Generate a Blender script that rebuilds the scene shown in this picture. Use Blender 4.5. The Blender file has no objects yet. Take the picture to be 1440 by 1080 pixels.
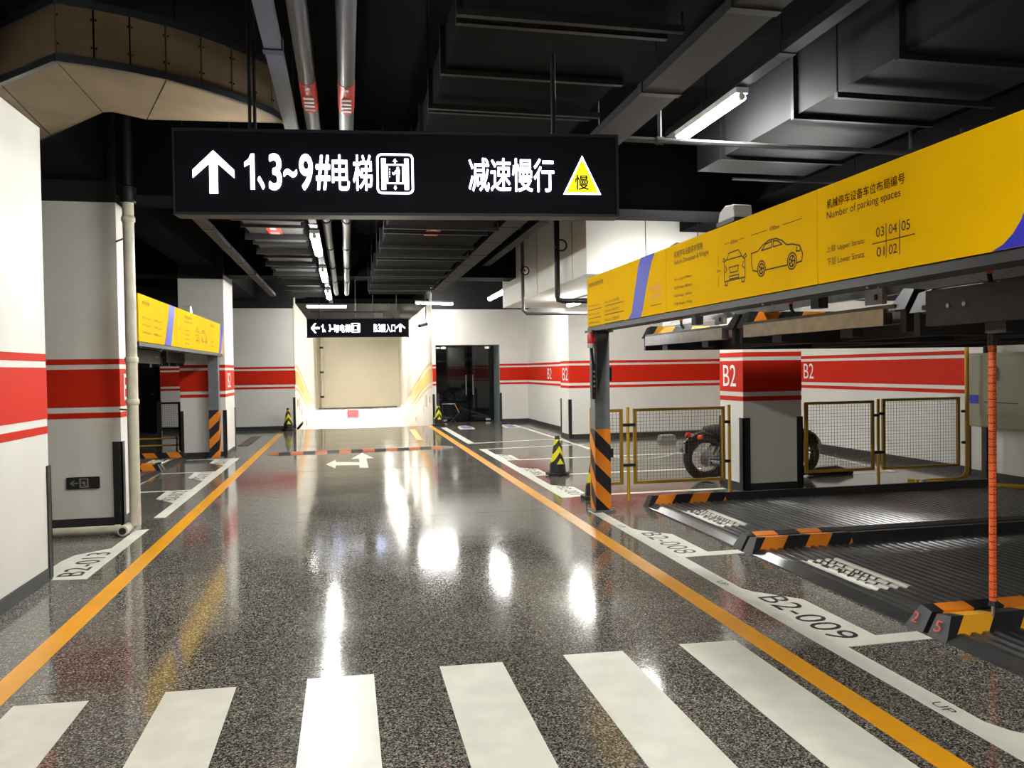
import bpy, bmesh, math, random
from mathutils import Vector, Matrix
random.seed(7)
SC = bpy.context.scene
COL = SC.collection
PI = math.pi

# ---------------------------------------------------------------- camera
YAW, PITCH, ROLL = 0.20758, -0.018614, 0.015
fw = Vector((math.sin(YAW)*math.cos(PITCH), math.cos(YAW)*math.cos(PITCH), math.sin(PITCH)))
rt = Vector((math.cos(YAW), -math.sin(YAW), 0)); up = rt.cross(fw)
r2 = rt*math.cos(ROLL) - up*math.sin(ROLL); u2 = up*math.cos(ROLL) + rt*math.sin(ROLL)
cd = bpy.data.cameras.new('camera'); cd.sensor_width = 36; cd.lens = 1100/1440*36; cd.clip_start = .05
cam = bpy.data.objects.new('camera', cd); COL.objects.link(cam)
m = Matrix.Identity(4)
for i in range(3): m[i][0], m[i][1], m[i][2] = r2[i], u2[i], -fw[i]
m.translation = (0, 0, 1.65); cam.matrix_world = m
SC.camera = cam
# ---------------------------------------------------------------- world, exposure
w = bpy.data.worlds.new('world'); SC.world = w; w.use_nodes = True
w.node_tree.nodes['Background'].inputs[0].default_value = (.5, .55, .6, 1)
w.node_tree.nodes['Background'].inputs[1].default_value = .01
vs = SC.view_settings
vs.view_transform = 'Standard'; vs.look = 'None'; vs.exposure = 1.06; vs.gamma = 1; vs.use_curve_mapping = False
LAMP = 95.0          # emission of the fluorescent tubes
RAMP_LAMP = 190.0

# ---------------------------------------------------------------- materials
MATS = {}
def mat(name, col, rough=.5, metal=0., emit=0., ecol=None, spec=.5, coat=0., noise=0., nscale=6., bump=0., bscale=60., trans=0.):
    if name in MATS: return MATS[name]
    M = bpy.data.materials.new(name); M.use_nodes = True; nt = M.node_tree; b = nt.nodes['Principled BSDF']
    b.inputs['Base Color'].default_value = (*col, 1); b.inputs['Roughness'].default_value = rough
    b.inputs['Metallic'].default_value = metal; b.inputs['Specular IOR Level'].default_value = spec
    b.inputs['Coat Weight'].default_value = coat; b.inputs['Transmission Weight'].default_value = trans
    if emit:
        b.inputs['Emission Color'].default_value = (*(ecol or col), 1); b.inputs['Emission Strength'].default_value = emit
    if noise or bump:
        g = nt.nodes.new('ShaderNodeNewGeometry')
    if noise:
        n = nt.nodes.new('ShaderNodeTexNoise'); n.inputs['Scale'].default_value = nscale; n.inputs['Detail'].default_value = 6
        nt.links.new(g.outputs['Position'], n.inputs['Vector'])
        r = nt.nodes.new('ShaderNodeMapRange'); r.inputs[1].default_value = .3; r.inputs[2].default_value = .7
        r.inputs[3].default_value = 1-noise; r.inputs[4].default_value = 1+noise*.35
        nt.links.new(n.outputs['Fac'], r.inputs[0])
        x = nt.nodes.new('ShaderNodeMix'); x.data_type = 'RGBA'; x.blend_type = 'MULTIPLY'; x.inputs[0].default_value = 1
        x.inputs[6].default_value = (*col, 1); nt.links.new(r.outputs[0], x.inputs[7]); nt.links.new(x.outputs[2], b.inputs['Base Color'])
    if bump:
        n2 = nt.nodes.new('ShaderNodeTexNoise'); n2.inputs['Scale'].default_value = bscale; n2.inputs['Detail'].default_value = 3
        nt.links.new(g.outputs['Position'], n2.inputs['Vector'])
        bp = nt.nodes.new('ShaderNodeBump'); bp.inputs['Strength'].default_value = bump; bp.inputs['Distance'].default_value = .01
        nt.links.new(n2.outputs['Fac'], bp.inputs['Height']); nt.links.new(bp.outputs[0], b.inputs['Normal'])
    MATS[name] = M; return M

def split_mat(name, zsplit, lo, hi, rough=.6):
    """wall paint: one colour below a height, another above it"""
    M = mat(name, lo, rough, noise=0); nt = M.node_tree; b = nt.nodes['Principled BSDF']
    g = nt.nodes.new('ShaderNodeNewGeometry'); s = nt.nodes.new('ShaderNodeSeparateXYZ'); nt.links.new(g.outputs['Position'], s.inputs[0])
    c = nt.nodes.new('ShaderNodeMath'); c.operation = 'GREATER_THAN'; c.inputs[1].default_value = zsplit; nt.links.new(s.outputs[2], c.inputs[0])
    n = nt.nodes.new('ShaderNodeTexNoise'); n.inputs['Scale'].default_value = 1.3; n.inputs['Detail'].default_value = 8
    nt.links.new(g.outputs['Position'], n.inputs['Vector'])
    r = nt.nodes.new('ShaderNodeMapRange'); r.inputs[1].default_value = .3; r.inputs[2].default_value = .7; r.inputs[3].default_value = .93; r.inputs[4].default_value = 1.0
    nt.links.new(n.outputs['Fac'], r.inputs[0])
    mu = nt.nodes.new('ShaderNodeMix'); mu.data_type = 'RGBA'; mu.blend_type = 'MULTIPLY'; mu.inputs[0].default_value = 1; mu.inputs[6].default_value = (*lo, 1)
    nt.links.new(r.outputs[0], mu.inputs[7])
    x = nt.nodes.new('ShaderNodeMix'); x.data_type = 'RGBA'; nt.links.new(c.outputs[0], x.inputs[0])
    nt.links.new(mu.outputs[2], x.inputs[6]); x.inputs[7].default_value = (*hi, 1); nt.links.new(x.outputs[2], b.inputs['Base Color'])
    return M

def stripe_mat(name, direction, period, ca, cb, rough=.45, shift=0., chevron=False):
    """two-colour warning stripes, printed along a direction in the object's own space"""
    M = mat(name, ca, rough); nt = M.node_tree; b = nt.nodes['Principled BSDF']
    t = nt.nodes.new('ShaderNodeTexCoord'); vec = t.outputs['Object']
    if chevron:
        s = nt.nodes.new('ShaderNodeSeparateXYZ'); nt.links.new(vec, s.inputs[0])
        a = nt.nodes.new('ShaderNodeMath'); a.operation = 'ABSOLUTE'; nt.links.new(s.outputs[0], a.inputs[0])
        c = nt.nodes.new('ShaderNodeCombineXYZ'); nt.links.new(a.outputs[0], c.inputs[0]); nt.links.new(s.outputs[1], c.inputs[1]); nt.links.new(s.outputs[2], c.inputs[2])
        vec = c.outputs[0]
    d = nt.nodes.new('ShaderNodeVectorMath'); d.operation = 'DOT_PRODUCT'; nt.links.new(vec, d.inputs[0]); d.inputs[1].default_value = [v/period for v in direction]
    ad = nt.nodes.new('ShaderNodeMath'); ad.operation = 'ADD'; ad.inputs[1].default_value = shift+50; nt.links.new(d.outputs['Value'], ad.inputs[0])
    f = nt.nodes.new('ShaderNodeMath'); f.operation = 'FRACT'; nt.links.new(ad.outputs[0], f.inputs[0])
    g = nt.nodes.new('ShaderNodeMath'); g.operation = 'GREATER_THAN'; g.inputs[1].default_value = .5; nt.links.new(f.outputs[0], g.inputs[0])
    x = nt.nodes.new('ShaderNodeMix'); x.data_type = 'RGBA'; x.inputs[6].default_value = (*ca, 1); x.inputs[7].default_value = (*cb, 1)
    nt.links.new(g.outputs[0], x.inputs[0]); nt.links.new(x.outputs[2], b.inputs['Base Color'])
    return M

def terrazzo():
    M = mat('terrazzo', (.12, .115, .105), .14, spec=.5); nt = M.node_tree; b = nt.nodes['Principled BSDF']
    g = nt.nodes.new('ShaderNodeNewGeometry')
    v = nt.nodes.new('ShaderNodeTexVoronoi'); v.inputs['Scale'].default_value = 150; nt.links.new(g.outputs['Position'], v.inputs['Vector'])
    s = nt.nodes.new('ShaderNodeSeparateColor'); nt.links.new(v.outputs['Color'], s.inputs[0])
    cr = nt.nodes.new('ShaderNodeValToRGB'); e = cr.color_ramp.elements; cr.color_ramp.interpolation = 'CONSTANT'
    e[0].position = 0; e[0].color = (.030, .027, .022, 1); e[1].position = .30; e[1].color = (.070, .062, .052, 1)
    for p, c in ((.52, (.135, .122, .103)), (.74, (.23, .212, .185)), (.92, (.36, .34, .30))):
        q = e.new(p); q.color = (*c, 1)
    nt.links.new(s.outputs[0], cr.inputs[0])
    n = nt.nodes.new('ShaderNodeTexNoise'); n.inputs['Scale'].default_value = .9; n.inputs['Detail'].default_value = 5; nt.links.new(g.outputs['Position'], n.inputs['Vector'])
    r = nt.nodes.new('ShaderNodeMapRange'); r.inputs[1].default_value = .3; r.inputs[2].default_value = .7; r.inputs[3].default_value = 1.0; r.inputs[4].default_value = 1.3
    nt.links.new(n.outputs['Fac'], r.inputs[0])
    x = nt.nodes.new('ShaderNodeMix'); x.data_type = 'RGBA'; x.blend_type = 'MULTIPLY'; x.inputs[0].default_value = 1
    nt.links.new(cr.outputs[0], x.inputs[6]); nt.links.new(r.outputs[0], x.inputs[7]); nt.links.new(x.outputs[2], b.inputs['Base Color'])
    r3 = nt.nodes.new('ShaderNodeMapRange'); r3.inputs[1].default_value = .3; r3.inputs[2].default_value = .7; r3.inputs[3].default_value = .075; r3.inputs[4].default_value = .13
    nt.links.new(n.outputs['Fac'], r3.inputs[0]); nt.links.new(r3.outputs[0], b.inputs['Roughness'])
    n2 = nt.nodes.new('ShaderNodeTexNoise'); n2.inputs['Scale'].default_value = 2.5; n2.inputs['Detail'].default_value = 2; nt.links.new(g.outputs['Position'], n2.inputs['Vector'])
    bp = nt.nodes.new('ShaderNodeBump'); bp.inputs['Strength'].default_value = .035; bp.inputs['Distance'].default_value = .02
    nt.links.new(n2.outputs['Fac'], bp.inputs['Height']); nt.links.new(bp.outputs[0], b.inputs['Normal'])
    return M

BLACKP = (.0035, .0035, .0042)
WHITE = (.76, .74, .69)
M_wall = split_mat('wall_paint', 3.52, WHITE, BLACKP)
M_white = mat('white_plaster', WHITE, .6, noise=.07, nscale=1.3)
M_beige = mat('beige_plaster', (.72, .69, .57), .7, noise=.05, nscale=1.)
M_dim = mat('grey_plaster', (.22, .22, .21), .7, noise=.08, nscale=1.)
M_black = mat('black_ceiling_paint', (.0028, .0028, .0036), .9, spec=.1, noise=.3, nscale=2.)
M_red = mat('red_wall_paint', (.57, .020, .005), .6, spec=.15)
M_orange_wall = mat('amber_wall_paint', (.85, .48, .10), .5)
M_base = mat('charcoal_skirting', (.025, .025, .027), .5)
M_rubber = mat('black_rubber', (.012, .012, .014), .45)
M_ter = terrazzo()
M_fwhite = mat('white_floor_paint', (.80, .79, .69), .34, noise=.12, nscale=5.)
M_fyel = mat('amber_floor_paint', (.85, .37, .008), .3, noise=.12, nscale=4.)
M_ink = mat('black_print', (.012, .012, .012), .5)
M_brownink = mat('brown_print', (.022, .008, .002), .6, spec=.2)
M_redink = mat('red_print', (.55, .03, .02), .5)
M_pinkink = mat('pink_print', (.80, .30, .10), .5)
M_panel = mat('yellow_board', (.80, .46, .0), .8, spec=.06, noise=.05, nscale=3.)
M_blue = mat('blue_print', (.012, .012, .42), .45)
M_lilac = mat('blue_stripe_print', (.03, .04, .45), .45, spec=.2)
M_steel = mat('grey_painted_steel', (.16, .175, .185), .45, noise=.2, nscale=9.)
M_dsteel = mat('dark_steel', (.022, .021, .022), .5, noise=.25, nscale=8.)
M_galv = mat('galvanised_steel', (.50, .50, .50), .32, metal=.9, noise=.2, nscale=11.)
M_deck = mat('pallet_deck_steel', (.13, .13, .13), .28, metal=.8, noise=.3, nscale=5.)
M_chrome = mat('chrome', (.7, .7, .72), .12, metal=1.)
M_fence = mat('mustard_fence_paint', (.36, .21, .012), .45)
M_wire = mat('dark_mesh_wire', (.09, .06, .02), .5)
M_pipeY = mat('yellow_pipe_paint', (.62, .36, .02), .4)
M_duct = mat('buff_duct_board', (.165, .118, .065), .75, noise=.25, nscale=3.)
M_tape = mat('dark_foil_tape', (.04, .045, .055), .35, metal=.4)
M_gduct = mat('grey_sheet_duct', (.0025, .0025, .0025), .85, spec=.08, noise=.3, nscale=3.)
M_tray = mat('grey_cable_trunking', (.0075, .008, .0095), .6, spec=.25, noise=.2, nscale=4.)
M_pipe = mat('silver_pipe', (.085, .085, .085), .45, spec=.3)
M_dpipe = mat('dark_pipe', (.007, .007, .008), .5, spec=.3)
M_pvc = mat('cream_plastic_pipe', (.62, .58, .46), .4, noise=.15, nscale=8.)
M_redtape = mat('red_label_film', (.65, .04, .02), .5)
M_whiteprint = mat('white_print', (.8, .8, .8), .5)
M_sign = mat('navy_sign_face', (.0025, .0025, .007), .55, spec=.12)
M_signframe = mat('dark_sign_frame', (.012, .012, .018), .4, spec=.3)
M_lit = mat('lit_white_acrylic', (.8, .85, 1.), .4, emit=2.6, ecol=(.86, .88, 1.))
M_litY = mat('lit_yellow_acrylic', (.9, .8, .02), .4, emit=1.0, ecol=(1., .86, .0))
M_tube = mat('lit_fluorescent_tube', (.95, .97, 1), .4, emit=LAMP, ecol=(.985, 1., .955))
M_tubeR = mat('lit_ramp_tube', (1, .97, .9), .4, emit=RAMP_LAMP, ecol=(1., .95, .84))
M_lampbody = mat('white_lamp_housing', (.7, .7, .7), .4)
M_glass = mat('dark_tinted_glass', (.004, .006, .006), .03, spec=.35)
M_teal = mat('grey_green_reveal', (.20, .25, .25), .3)
M_cab = mat('olive_grey_cabinet', (.30, .30, .20), .5)
M_beacon = mat('red_beacon_lens', (.45, .008, .012), .15)
M_orange = mat('orange_sleeve', (.85, .13, .02), .45)
M_floody = mat('pale_grey_plastic', (.5, .5, .5), .4)
M_pink = mat('pink_notice', (.75, .25, .32), .5)
M_whitebutton = mat('clear_glass_globe', (.45, .45, .44), .25)
HO, HB = (.78, .23, .012), (.010, .010, .014)
M_hazX = stripe_mat('orange_black_stripes_along', (1, 0, -.8), .44, HO, HB, shift=.12)
M_hazXm = stripe_mat('orange_black_stripes_mirrored', (-1, 0, -.8), .44, HO, HB, shift=.12)
M_hazXy = stripe_mat('yellow_black_stripes_along', (1, 0, -.8), .44, (.88, .42, .012), HB, shift=.12)
M_hazPost = stripe_mat('orange_black_post_stripes', (.9, -.9, .9), .34, HO, HB)
M_hazPostL = stripe_mat('orange_black_post_stripes_mirrored', (-.9, -.9, .9), .34, HO, HB)
M_cone = stripe_mat('yellow_black_chevrons', (1.5, 0, 1), .19, (.75, .68, .01), (.012, .012, .012), chevron=True, shift=.1)

# ---------------------------------------------------------------- mesh helpers
class MB:
    def __init__(s): s.v = []; s.f = []
    def add(s, vs_, fs):
        o = len(s.v); s.v += [tuple(p) for p in vs_]; s.f += [tuple(i+o for i in f) for f in fs]; return s
    def box(s, x0, x1, y0, y1, z0, z1):
        x0, x1 = sorted((x0, x1)); y0, y1 = sorted((y0, y1)); z0, z1 = sorted((z0, z1))
        return s.add([(x0,y0,z0),(x1,y0,z0),(x1,y1,z0),(x0,y1,z0),(x0,y0,z1),(x1,y0,z1),(x1,y1,z1),(x0,y1,z1)],
                     [(3,2,1,0),(4,5,6,7),(0,1,5,4),(1,2,6,5),(2,3,7,6),(3,0,4,7)])
    def prism(s, poly, a, b, axis='z'):
        """polygon extruded along an axis; poly in the two other axes"""
        def P(p, t):
            return {'z': (p[0], p[1], t), 'y': (p[0], t, p[1]), 'x': (t, p[0], p[1])}[axis]
        n = len(poly); area = sum(poly[i][0]*poly[(i+1) % n][1]-poly[(i+1) % n][0]*poly[i][1] for i in range(n))
        if area < 0: poly = poly[::-1]
        if axis == 'y': poly = poly[::-1]
        vs_ = [P(p, a) for p in poly]+[P(p, b) for p in poly]
        fs = [tuple(range(n))[::-1], tuple(range(n, 2*n))]+[(i, (i+1) % n, n+(i+1) % n, n+i) for i in range(n)]
        return s.add(vs_, fs)
    def tube(s, pts, r, n=10, cap=True, rs=None):
        pts = [Vector(p) for p in pts]; rings = []
        prev = None
        for i, p in enumerate(pts):
            d = (pts[min(i+1, len(pts)-1)]-pts[max(i-1, 0)]).normalized()
            if prev is None:
                a = d.orthogonal().normalized()
            else:
                a = (prev-d*prev.dot(d)).normalized()
            prev = a; b = d.cross(a); rr = rs[i] if rs else r
            rings.append([p+a*rr*math.cos(2*PI*k/n)+b*rr*math.sin(2*PI*k/n) for k in range(n)])
        vs_ = [q for ring in rings for q in ring]; fs = []
        for i in range(len(rings)-1):
            for k in range(n): fs.append((i*n+k, i*n+(k+1) % n, (i+1)*n+(k+1) % n, (i+1)*n+k))
        if cap:
            fs.append(tuple(range(n))[::-1]); fs.append(tuple(range((len(rings)-1)*n, len(rings)*n)))
        return s.add(vs_, fs)
    def lathe(s, c, prof, n=20, axis='z'):
        vs_ = []; fs = []
        for r, h in prof:
            for k in range(n):
                a = 2*PI*k/n; x, y = r*math.cos(a), r*math.sin(a)
                vs_.append({'z': (c[0]+x, c[1]+y, c[2]+h), 'y': (c[0]+x, c[1]+h, c[2]+y), 'x': (c[0]+h, c[1]+x, c[2]+y)}[axis])
        for i in range(len(prof)-1):
            for k in range(n): fs.append((i*n+k, i*n+(k+1) % n, (i+1)*n+(k+1) % n, (i+1)*n+k))
        fs.append(tuple(range(n))[::-1]); fs.append(tuple(range((len(prof)-1)*n, len(prof)*n)))
        return s.add(vs_, fs)
    def torus(s, c, R, r, axis='y', n=32, k=10):
        vs_ = []; fs = []
        for i in range(n):
            a = 2*PI*i/n
            for j in range(k):
                b = 2*PI*j/k; q = R+r*math.cos(b); h = r*math.sin(b)
                x, y = q*math.cos(a), q*math.sin(a)
                vs_.append({'z': (c[0]+x, c[1]+y, c[2]+h), 'y': (c[0]+x, c[1]+h, c[2]+y), 'x': (c[0]+h, c[1]+x, c[2]+y)}[axis])
        for i in range(n):
            for j in range(k): fs.append((i*k+j, ((i+1) % n)*k+j, ((i+1) % n)*k+(j+1) % k, i*k+(j+1) % k))
        return s.add(vs_, fs)
    def build(s, name, material, parent=None, smooth=False, bevel=0.):
        me = bpy.data.meshes.new(name); v = s.v
        off = wloc(parent) if parent else Vector((0, 0, 0))
        loc = Vector((0, 0, 0))
        if parent is None:
            xs, ys, zs = zip(*v); loc = Vector(((min(xs)+max(xs))/2, (min(ys)+max(ys))/2, min(zs)))
        o_ = off+loc
        me.from_pydata([(x-o_.x, y-o_.y, z-o_.z) for x, y, z in v], [], s.f)
        b = bmesh.new(); b.from_mesh(me); bmesh.ops.recalc_face_normals(b, faces=b.faces); b.to_mesh(me); b.free()
        me.materials.append(material)
        if smooth:
            for p in me.polygons: p.use_smooth = True
        o = bpy.data.objects.new(name, me); COL.objects.link(o); o.location = loc
        if parent: o.parent = parent
        if smooth:
            md = o.modifiers.new('edges', 'EDGE_SPLIT'); md.split_angle = math.radians(40)
        if bevel:
            bm_ = o.modifiers.new('bevel', 'BEVEL'); bm_.width = bevel; bm_.segments = 2; bm_.limit_method = 'ANGLE'
        return o
def wloc(o):
    p = Vector((0, 0, 0))
    while o: p += o.location; o = o.parent
    return p
def tag(o, label=None, cat=None, group=None, kind=None):
    if label: o['label'] = label
    if cat: o['category'] = cat
    if group: o['group'] = group
    if kind: o['kind'] = kind
    return o
def thing(name, loc, label, cat=None, group=None, kind=None):
    o = bpy.data.objects.new(name, None); COL.objects.link(o); o.location = loc; o.empty_display_size = .1
    return tag(o, label, cat, group, kind)
def copy_tree(o, parent=None):
    c = o.copy(); COL.objects.link(c); c.parent = parent
    for ch in list(o.children): copy_tree(ch, c)
    return c
def box(name, M, parent, *b, **k): return MB().box(*b).build(name, M, parent, **k)

class Frame:
    """a flat face in the scene: origin, reading direction u, up direction v"""
    def __init__(s, o, u, v): s.o, s.u, s.v = Vector(o), Vector(u).normalized(), Vector(v).normalized(); s.n = s.u.cross(s.v)
    def p(s, x, y, h=0): return s.o+s.u*x+s.v*y+s.n*h
def poly(fr, pts, h0, h1):
    n = len(pts); b = MB(); vs_ = [fr.p(x, y, h0) for x, y in pts]+[fr.p(x, y, h1) for x, y in pts]
    return b.add(vs_, [tuple(range(n)), tuple(range(n, 2*n))]+[(i, (i+1) % n, n+(i+1) % n, n+i) for i in range(n)])
def strokes(fr, lines, wd, h, closed=False):
    b = MB()
    for ln in lines:
        for a, c in zip(ln[:-1], ln[1:]):
            A, C = Vector(a), Vector(c); d = C-A
            if d.length < 1e-6: continue
            d.normalize(); nn = Vector((-d.y, d.x))*wd/2; e = d*wd*.3
            q = [A-e-nn, C+e-nn, C+e+nn, A-e+nn]
            b.add([fr.p(p.x, p.y, h) for p in q], [(0, 1, 2, 3)])
    return b
TXT = {}
def glyphs(s, bold=0., res=3):
    k = (s, bold, res)
    if k not in TXT:
        c = bpy.data.curves.new('glyphs', 'FONT'); c.body = s; c.size = 1; c.offset = bold; c.resolution_u = res
        o = bpy.data.objects.new('glyphs', c); COL.objects.link(o); bpy.context.view_layer.update()
        me = bpy.data.meshes.new_from_object(o.evaluated_get(bpy.context.evaluated_depsgraph_get()))
        TXT[k] = ([tuple(v.co) for v in me.vertices], [tuple(p.vertices) for p in me.polygons])
        bpy.data.objects.remove(o); bpy.data.curves.remove(c); bpy.data.meshes.remove(me)
    return TXT[k]
def text(s, M, parent, fr, x, y, height, width=None, h=.003, bold=0., name='lettering', res=3, drape=None, label=None):
    """lettering whose box starts at (x, y) on the face, of a given cap height and width"""
    g_v, g_f = glyphs(s, 0., res); vs_, fs = list(g_v), list(g_f)
    if bold > 0 and not drape:
        vs_, fs = [], []
        for k in range(9):
            dx, dy = (0, 0) if k == 8 else (bold*1.5*math.cos(k*PI/4), bold*1.5*math.sin(k*PI/4)); o_ = len(vs_)
            vs_ += [(v[0]+dx, v[1]+dy, v[2]) for v in g_v]; fs += [tuple(i+o_ for i in f) for f in g_f]
    x0 = min(v[0] for v in vs_); x1 = max(v[0] for v in vs_); y0 = min(v[1] for v in vs_); y1 = max(v[1] for v in vs_)
    sy = height/(y1-y0); sx = width/(x1-x0) if width else sy
    me_v = [((v[0]-x0)*sx+x, (v[1]-y0)*sy+y) for v in vs_]
    if drape:
        b = bmesh.new(); bv = [b.verts.new((p[0], p[1], 0)) for p in me_v]
        for f in fs:
            try: b.faces.new([bv[i] for i in f])
            except ValueError: pass
        bmesh.ops.remove_doubles(b, verts=b.verts, dist=1e-5)
        yy = min(p[1] for p in me_v)
        while yy < max(p[1] for p in me_v):
            bmesh.ops.bisect_plane(b, geom=b.verts[:]+b.edges[:]+b.faces[:], plane_co=(0, yy, 0), plane_no=(0, 1, 0)); yy += .01
        b.verts.index_update()
        vv = [fr.p(v.co.x, v.co.y) for v in b.verts]; vv = [(p.x, p.y, drape(p.x)+h) for p in vv]
        ff = [tuple(v.index for v in f.verts) for f in b.faces]; b.free()
        o = MB().add(vv, ff).build(name, M, parent)
    else:
        o = MB().add([fr.p(px, py, h) for px, py in me_v], fs).build(name, M, parent)
    if label: o['label'] = label
    return o
FLOORF = lambda x, y, u, v: Frame((x, y, 0), u, v)

# ---------------------------------------------------------------- the setting: floor, ceiling
floor = thing('floor', (0, 0, 0), 'polished grey terrazzo garage floor', kind='structure')
fl = MB()
for x0, x1, y0, y1 in ((-9, -1.5, -6, 27.5), (-1.5, 2.55, -6, 23.5), (2.55, 9.4, -6, 26)):
    fl.box(x0, x1, y0, y1, -.12, 0)
tag(fl.build('terrazzo_slab', M_ter, floor), 'speckled polished terrazzo')
# saw-cut joints
for y in (4.45, 8.9, 13.4, 18.0):
    box('floor_joint', M_ink, floor, -1.72, 2.33, y-.003, y+.003, 0, .0008)
def fpaint(name, pts, M, label=None, z=.003):
    o = MB().prism(pts, .0006, z).build(name, M, floor)
    if label: o['label'] = label
    return o
fpaint('lane_line', [(-1.87, -4), (-1.73, -4), (-1.73, 21.9), (-1.87, 21.9)], M_fyel, 'amber line along the left edge of the lane')
fpaint('lane_line', [(2.325, -4), (2.465, -4), (2.465, 23.3), (2.325, 23.3)], M_fyel, 'amber line along the right edge of the lane')
fpaint('lane_line', [(1.69, 22.2), (1.86, 22.2), (1.74, 18.6), (1.60, 18.7)], M_fyel, 'short amber dash before the ramp')
for k in range(6):                                   # pedestrian crossing
    x = -1.665+k*.713
    tag(fpaint('crosswalk_bar', [(x, .6), (x+.352, .6), (x+.352, 4.30), (x, 4.32)], M_fwhite), ['leftmost white crossing bar', 'second white crossing bar from the left', 'third white crossing bar from the left', 'fourth white crossing bar from the left', 'fifth white crossing bar from the left', 'rightmost white crossing bar'][k])
fpaint('direction_arrow', [(-.40, 14.36), (-.24, 15.05), (-.23, 14.68), (.19, 14.50), (.19, 15.12), (.05, 15.12), (.27, 16.15), (.47, 15.08), (.33, 15.08), (.33, 13.62), (.18, 13.67), (.18, 14.05), (-.22, 14.15), (-.23, 13.70)], M_fwhite, 'white arrow pointing left and straight ahead')
# bays to the right of the lane
fpaint('bay_line', [(2.70, .4), (2.83, .4), (2.83, 8.66), (2.70, 8.66)], M_fwhite, 'white line in front of the parking pallets')
for y, s in ((6.36, 'B2-008'), (4.10, 'B2-009'), (1.84, 'B2-010')):
    d = fpaint('bay_number_panel', [(2.80, y+1.27), (2.87, y+1.10), (3.11, y+.84), (3.11, y+.07), (3.40, y+.07), (3.40, y-.06), (2.80, y-.06)], M_fwhite, 'white floor panel marked '+s, z=.0034)
    text(s, M_ink, d, FLOORF(2.80, y+.96, (0, -1, 0), (1, 0, 0)), 0, .02, .20, .90, h=.0045, bold=-.005)
for y in (7.70, 5.47, 3.22):
    text('UP', M_ink, floor, FLOORF(2.735, y+.05, (0, -1, 0), (1, 0, 0)), 0, 0, .055, .12, h=.004)
for a in ([(2.62, 22.5), (2.78, 22.5), (2.78, 17.45), (2.62, 17.3)], [(2.62, 17.3), (4.85, 17.75), (4.85, 17.83), (2.62, 17.42)],
          [(2.66, 16.05), (2.80, 16.05), (2.80, 9.62), (2.66, 9.62)], [(2.80, 16.05), (5.0, 16.3), (5.0, 16.22), (2.80, 15.96)],
          [(3.0, 13.96), (6.5, 13.96), (6.5, 13.86), (3.0, 13.86)], [(3.0, 11.80), (5.6, 11.80), (5.6, 11.70), (3.0, 11.70)], [(3.0, 9.77), (4.95, 9.77), (4.95, 9.66), (3.0, 9.66)],
          [(4.80, 22.8), (4.88, 22.8), (4.88, 15.3), (4.80, 15.3)], [(5.9, 10.5), (8.2, 10.5), (8.2, 10.42), (5.9, 10.42)], [(8.12, 10.5), (8.2, 10.5), (8.6, 13.5), (8.52, 13.5)]):
    fpaint('bay_line', a, M_fwhite, z=.003)
for y, s in ((13.86, 'B2-005'), (11.70, 'B2-006'), (9.63, 'B2-007')):
    d = fpaint('bay_number_panel', [(2.76, y+1.10), (2.80, y+1.08), (3.06, y+.82), (3.05, y+.06), (2.76, y-.0)], M_fwhite, 'white floor panel marked '+s, z=.0034)
    text(s, M_ink, d, FLOORF(2.79, y+.9, (0, -1, 0), (1, 0, 0)), 0, .03, .17, .80, h=.0045)
# bays to the left of the lane
fpaint('bay_line', [(-2.21, 9.64), (-2.08, 9.64), (-2.08, 16.0), (-2.21, 16.0)], M_fwhite, 'white line in front of the left pallets')
d = fpaint('bay_number_panel', [(-2.38, 6.93), (-2.10, 6.90), (-2.10, 8.95), (-2.23, 8.92), (-2.23, 8.06), (-2.48, 7.84), (-2.52, 7.60), (-2.52, 6.97)], M_fwhite, 'white floor panel marked B2-013')
text('B2-013', M_ink, d, FLOORF(-2.13, 7.02, (0, 1, 0), (-1, 0, 0)), 0, .04, .20, .86, h=.0045, bold=-.005)
for y, s in ((11.85, 'B2-012'), (13.95, 'B2-011'), (16.0, 'B2-010')):
    d = fpaint('bay_number_panel', [(-2.15, y-1.25), (-2.15, y), (-2.53, y-.03), (-2.51, y-.75), (-2.22, y-1.15)], M_fwhite, 'white floor panel marked '+s, z=.0034)
    text(s, M_ink, d, FLOORF(-2.15, y-.92, (0, 1, 0), (-1, 0, 0)), 0, .08, .19, .80, h=.0045)
    fpaint('bay_line', [(-2.5, y-.07), (-2.5, y+.0), (-3.05, y+.0), (-3.05, y-.07)], M_fwhite)
# floor stickers before the glass door
for x in (3.05, 4.35):
    t = fpaint('door_sticker', [(x, 21.6), (x+.42, 21.6), (x+.46, 22.1), (x+.44, 22.7), (x+.38, 22.95), (x+.18, 22.95), (x+.06, 22.5)], M_fwhite, 'white floor sticker with blue bars', z=.004)
    for k in range(3): fpaint('sticker_bar', [(x+.15+k*.09, 21.8), (x+.21+k*.09, 21.8), (x+.22+k*.09, 22.7), (x+.16+k*.09, 22.7)], M_blue, z=.005)

ceil = thing('ceiling', (0, 0, 4.5), 'black painted concrete ceiling slab', kind='structure')
box('slab', M_black, ceil, -9, 9.4, -6, 41, 4.5, 4.65)
for y0, y1 in ((1.6, 2.2), (9.25, 9.95), (16.5, 17.2)):
    tag(box('ceiling_beam', M_black, ceil, -9, 9.4, y0, y1, 3.62, 4.5), 'black concrete beam')
box('ceiling_beam', M_black, ceil, -3.1, -2.5, -6, 23.6, 3.75, 4.5)
box('ceiling_beam', M_black, ceil, 5.1, 5.8, -6, 11.4, 3.75, 4.5)

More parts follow.
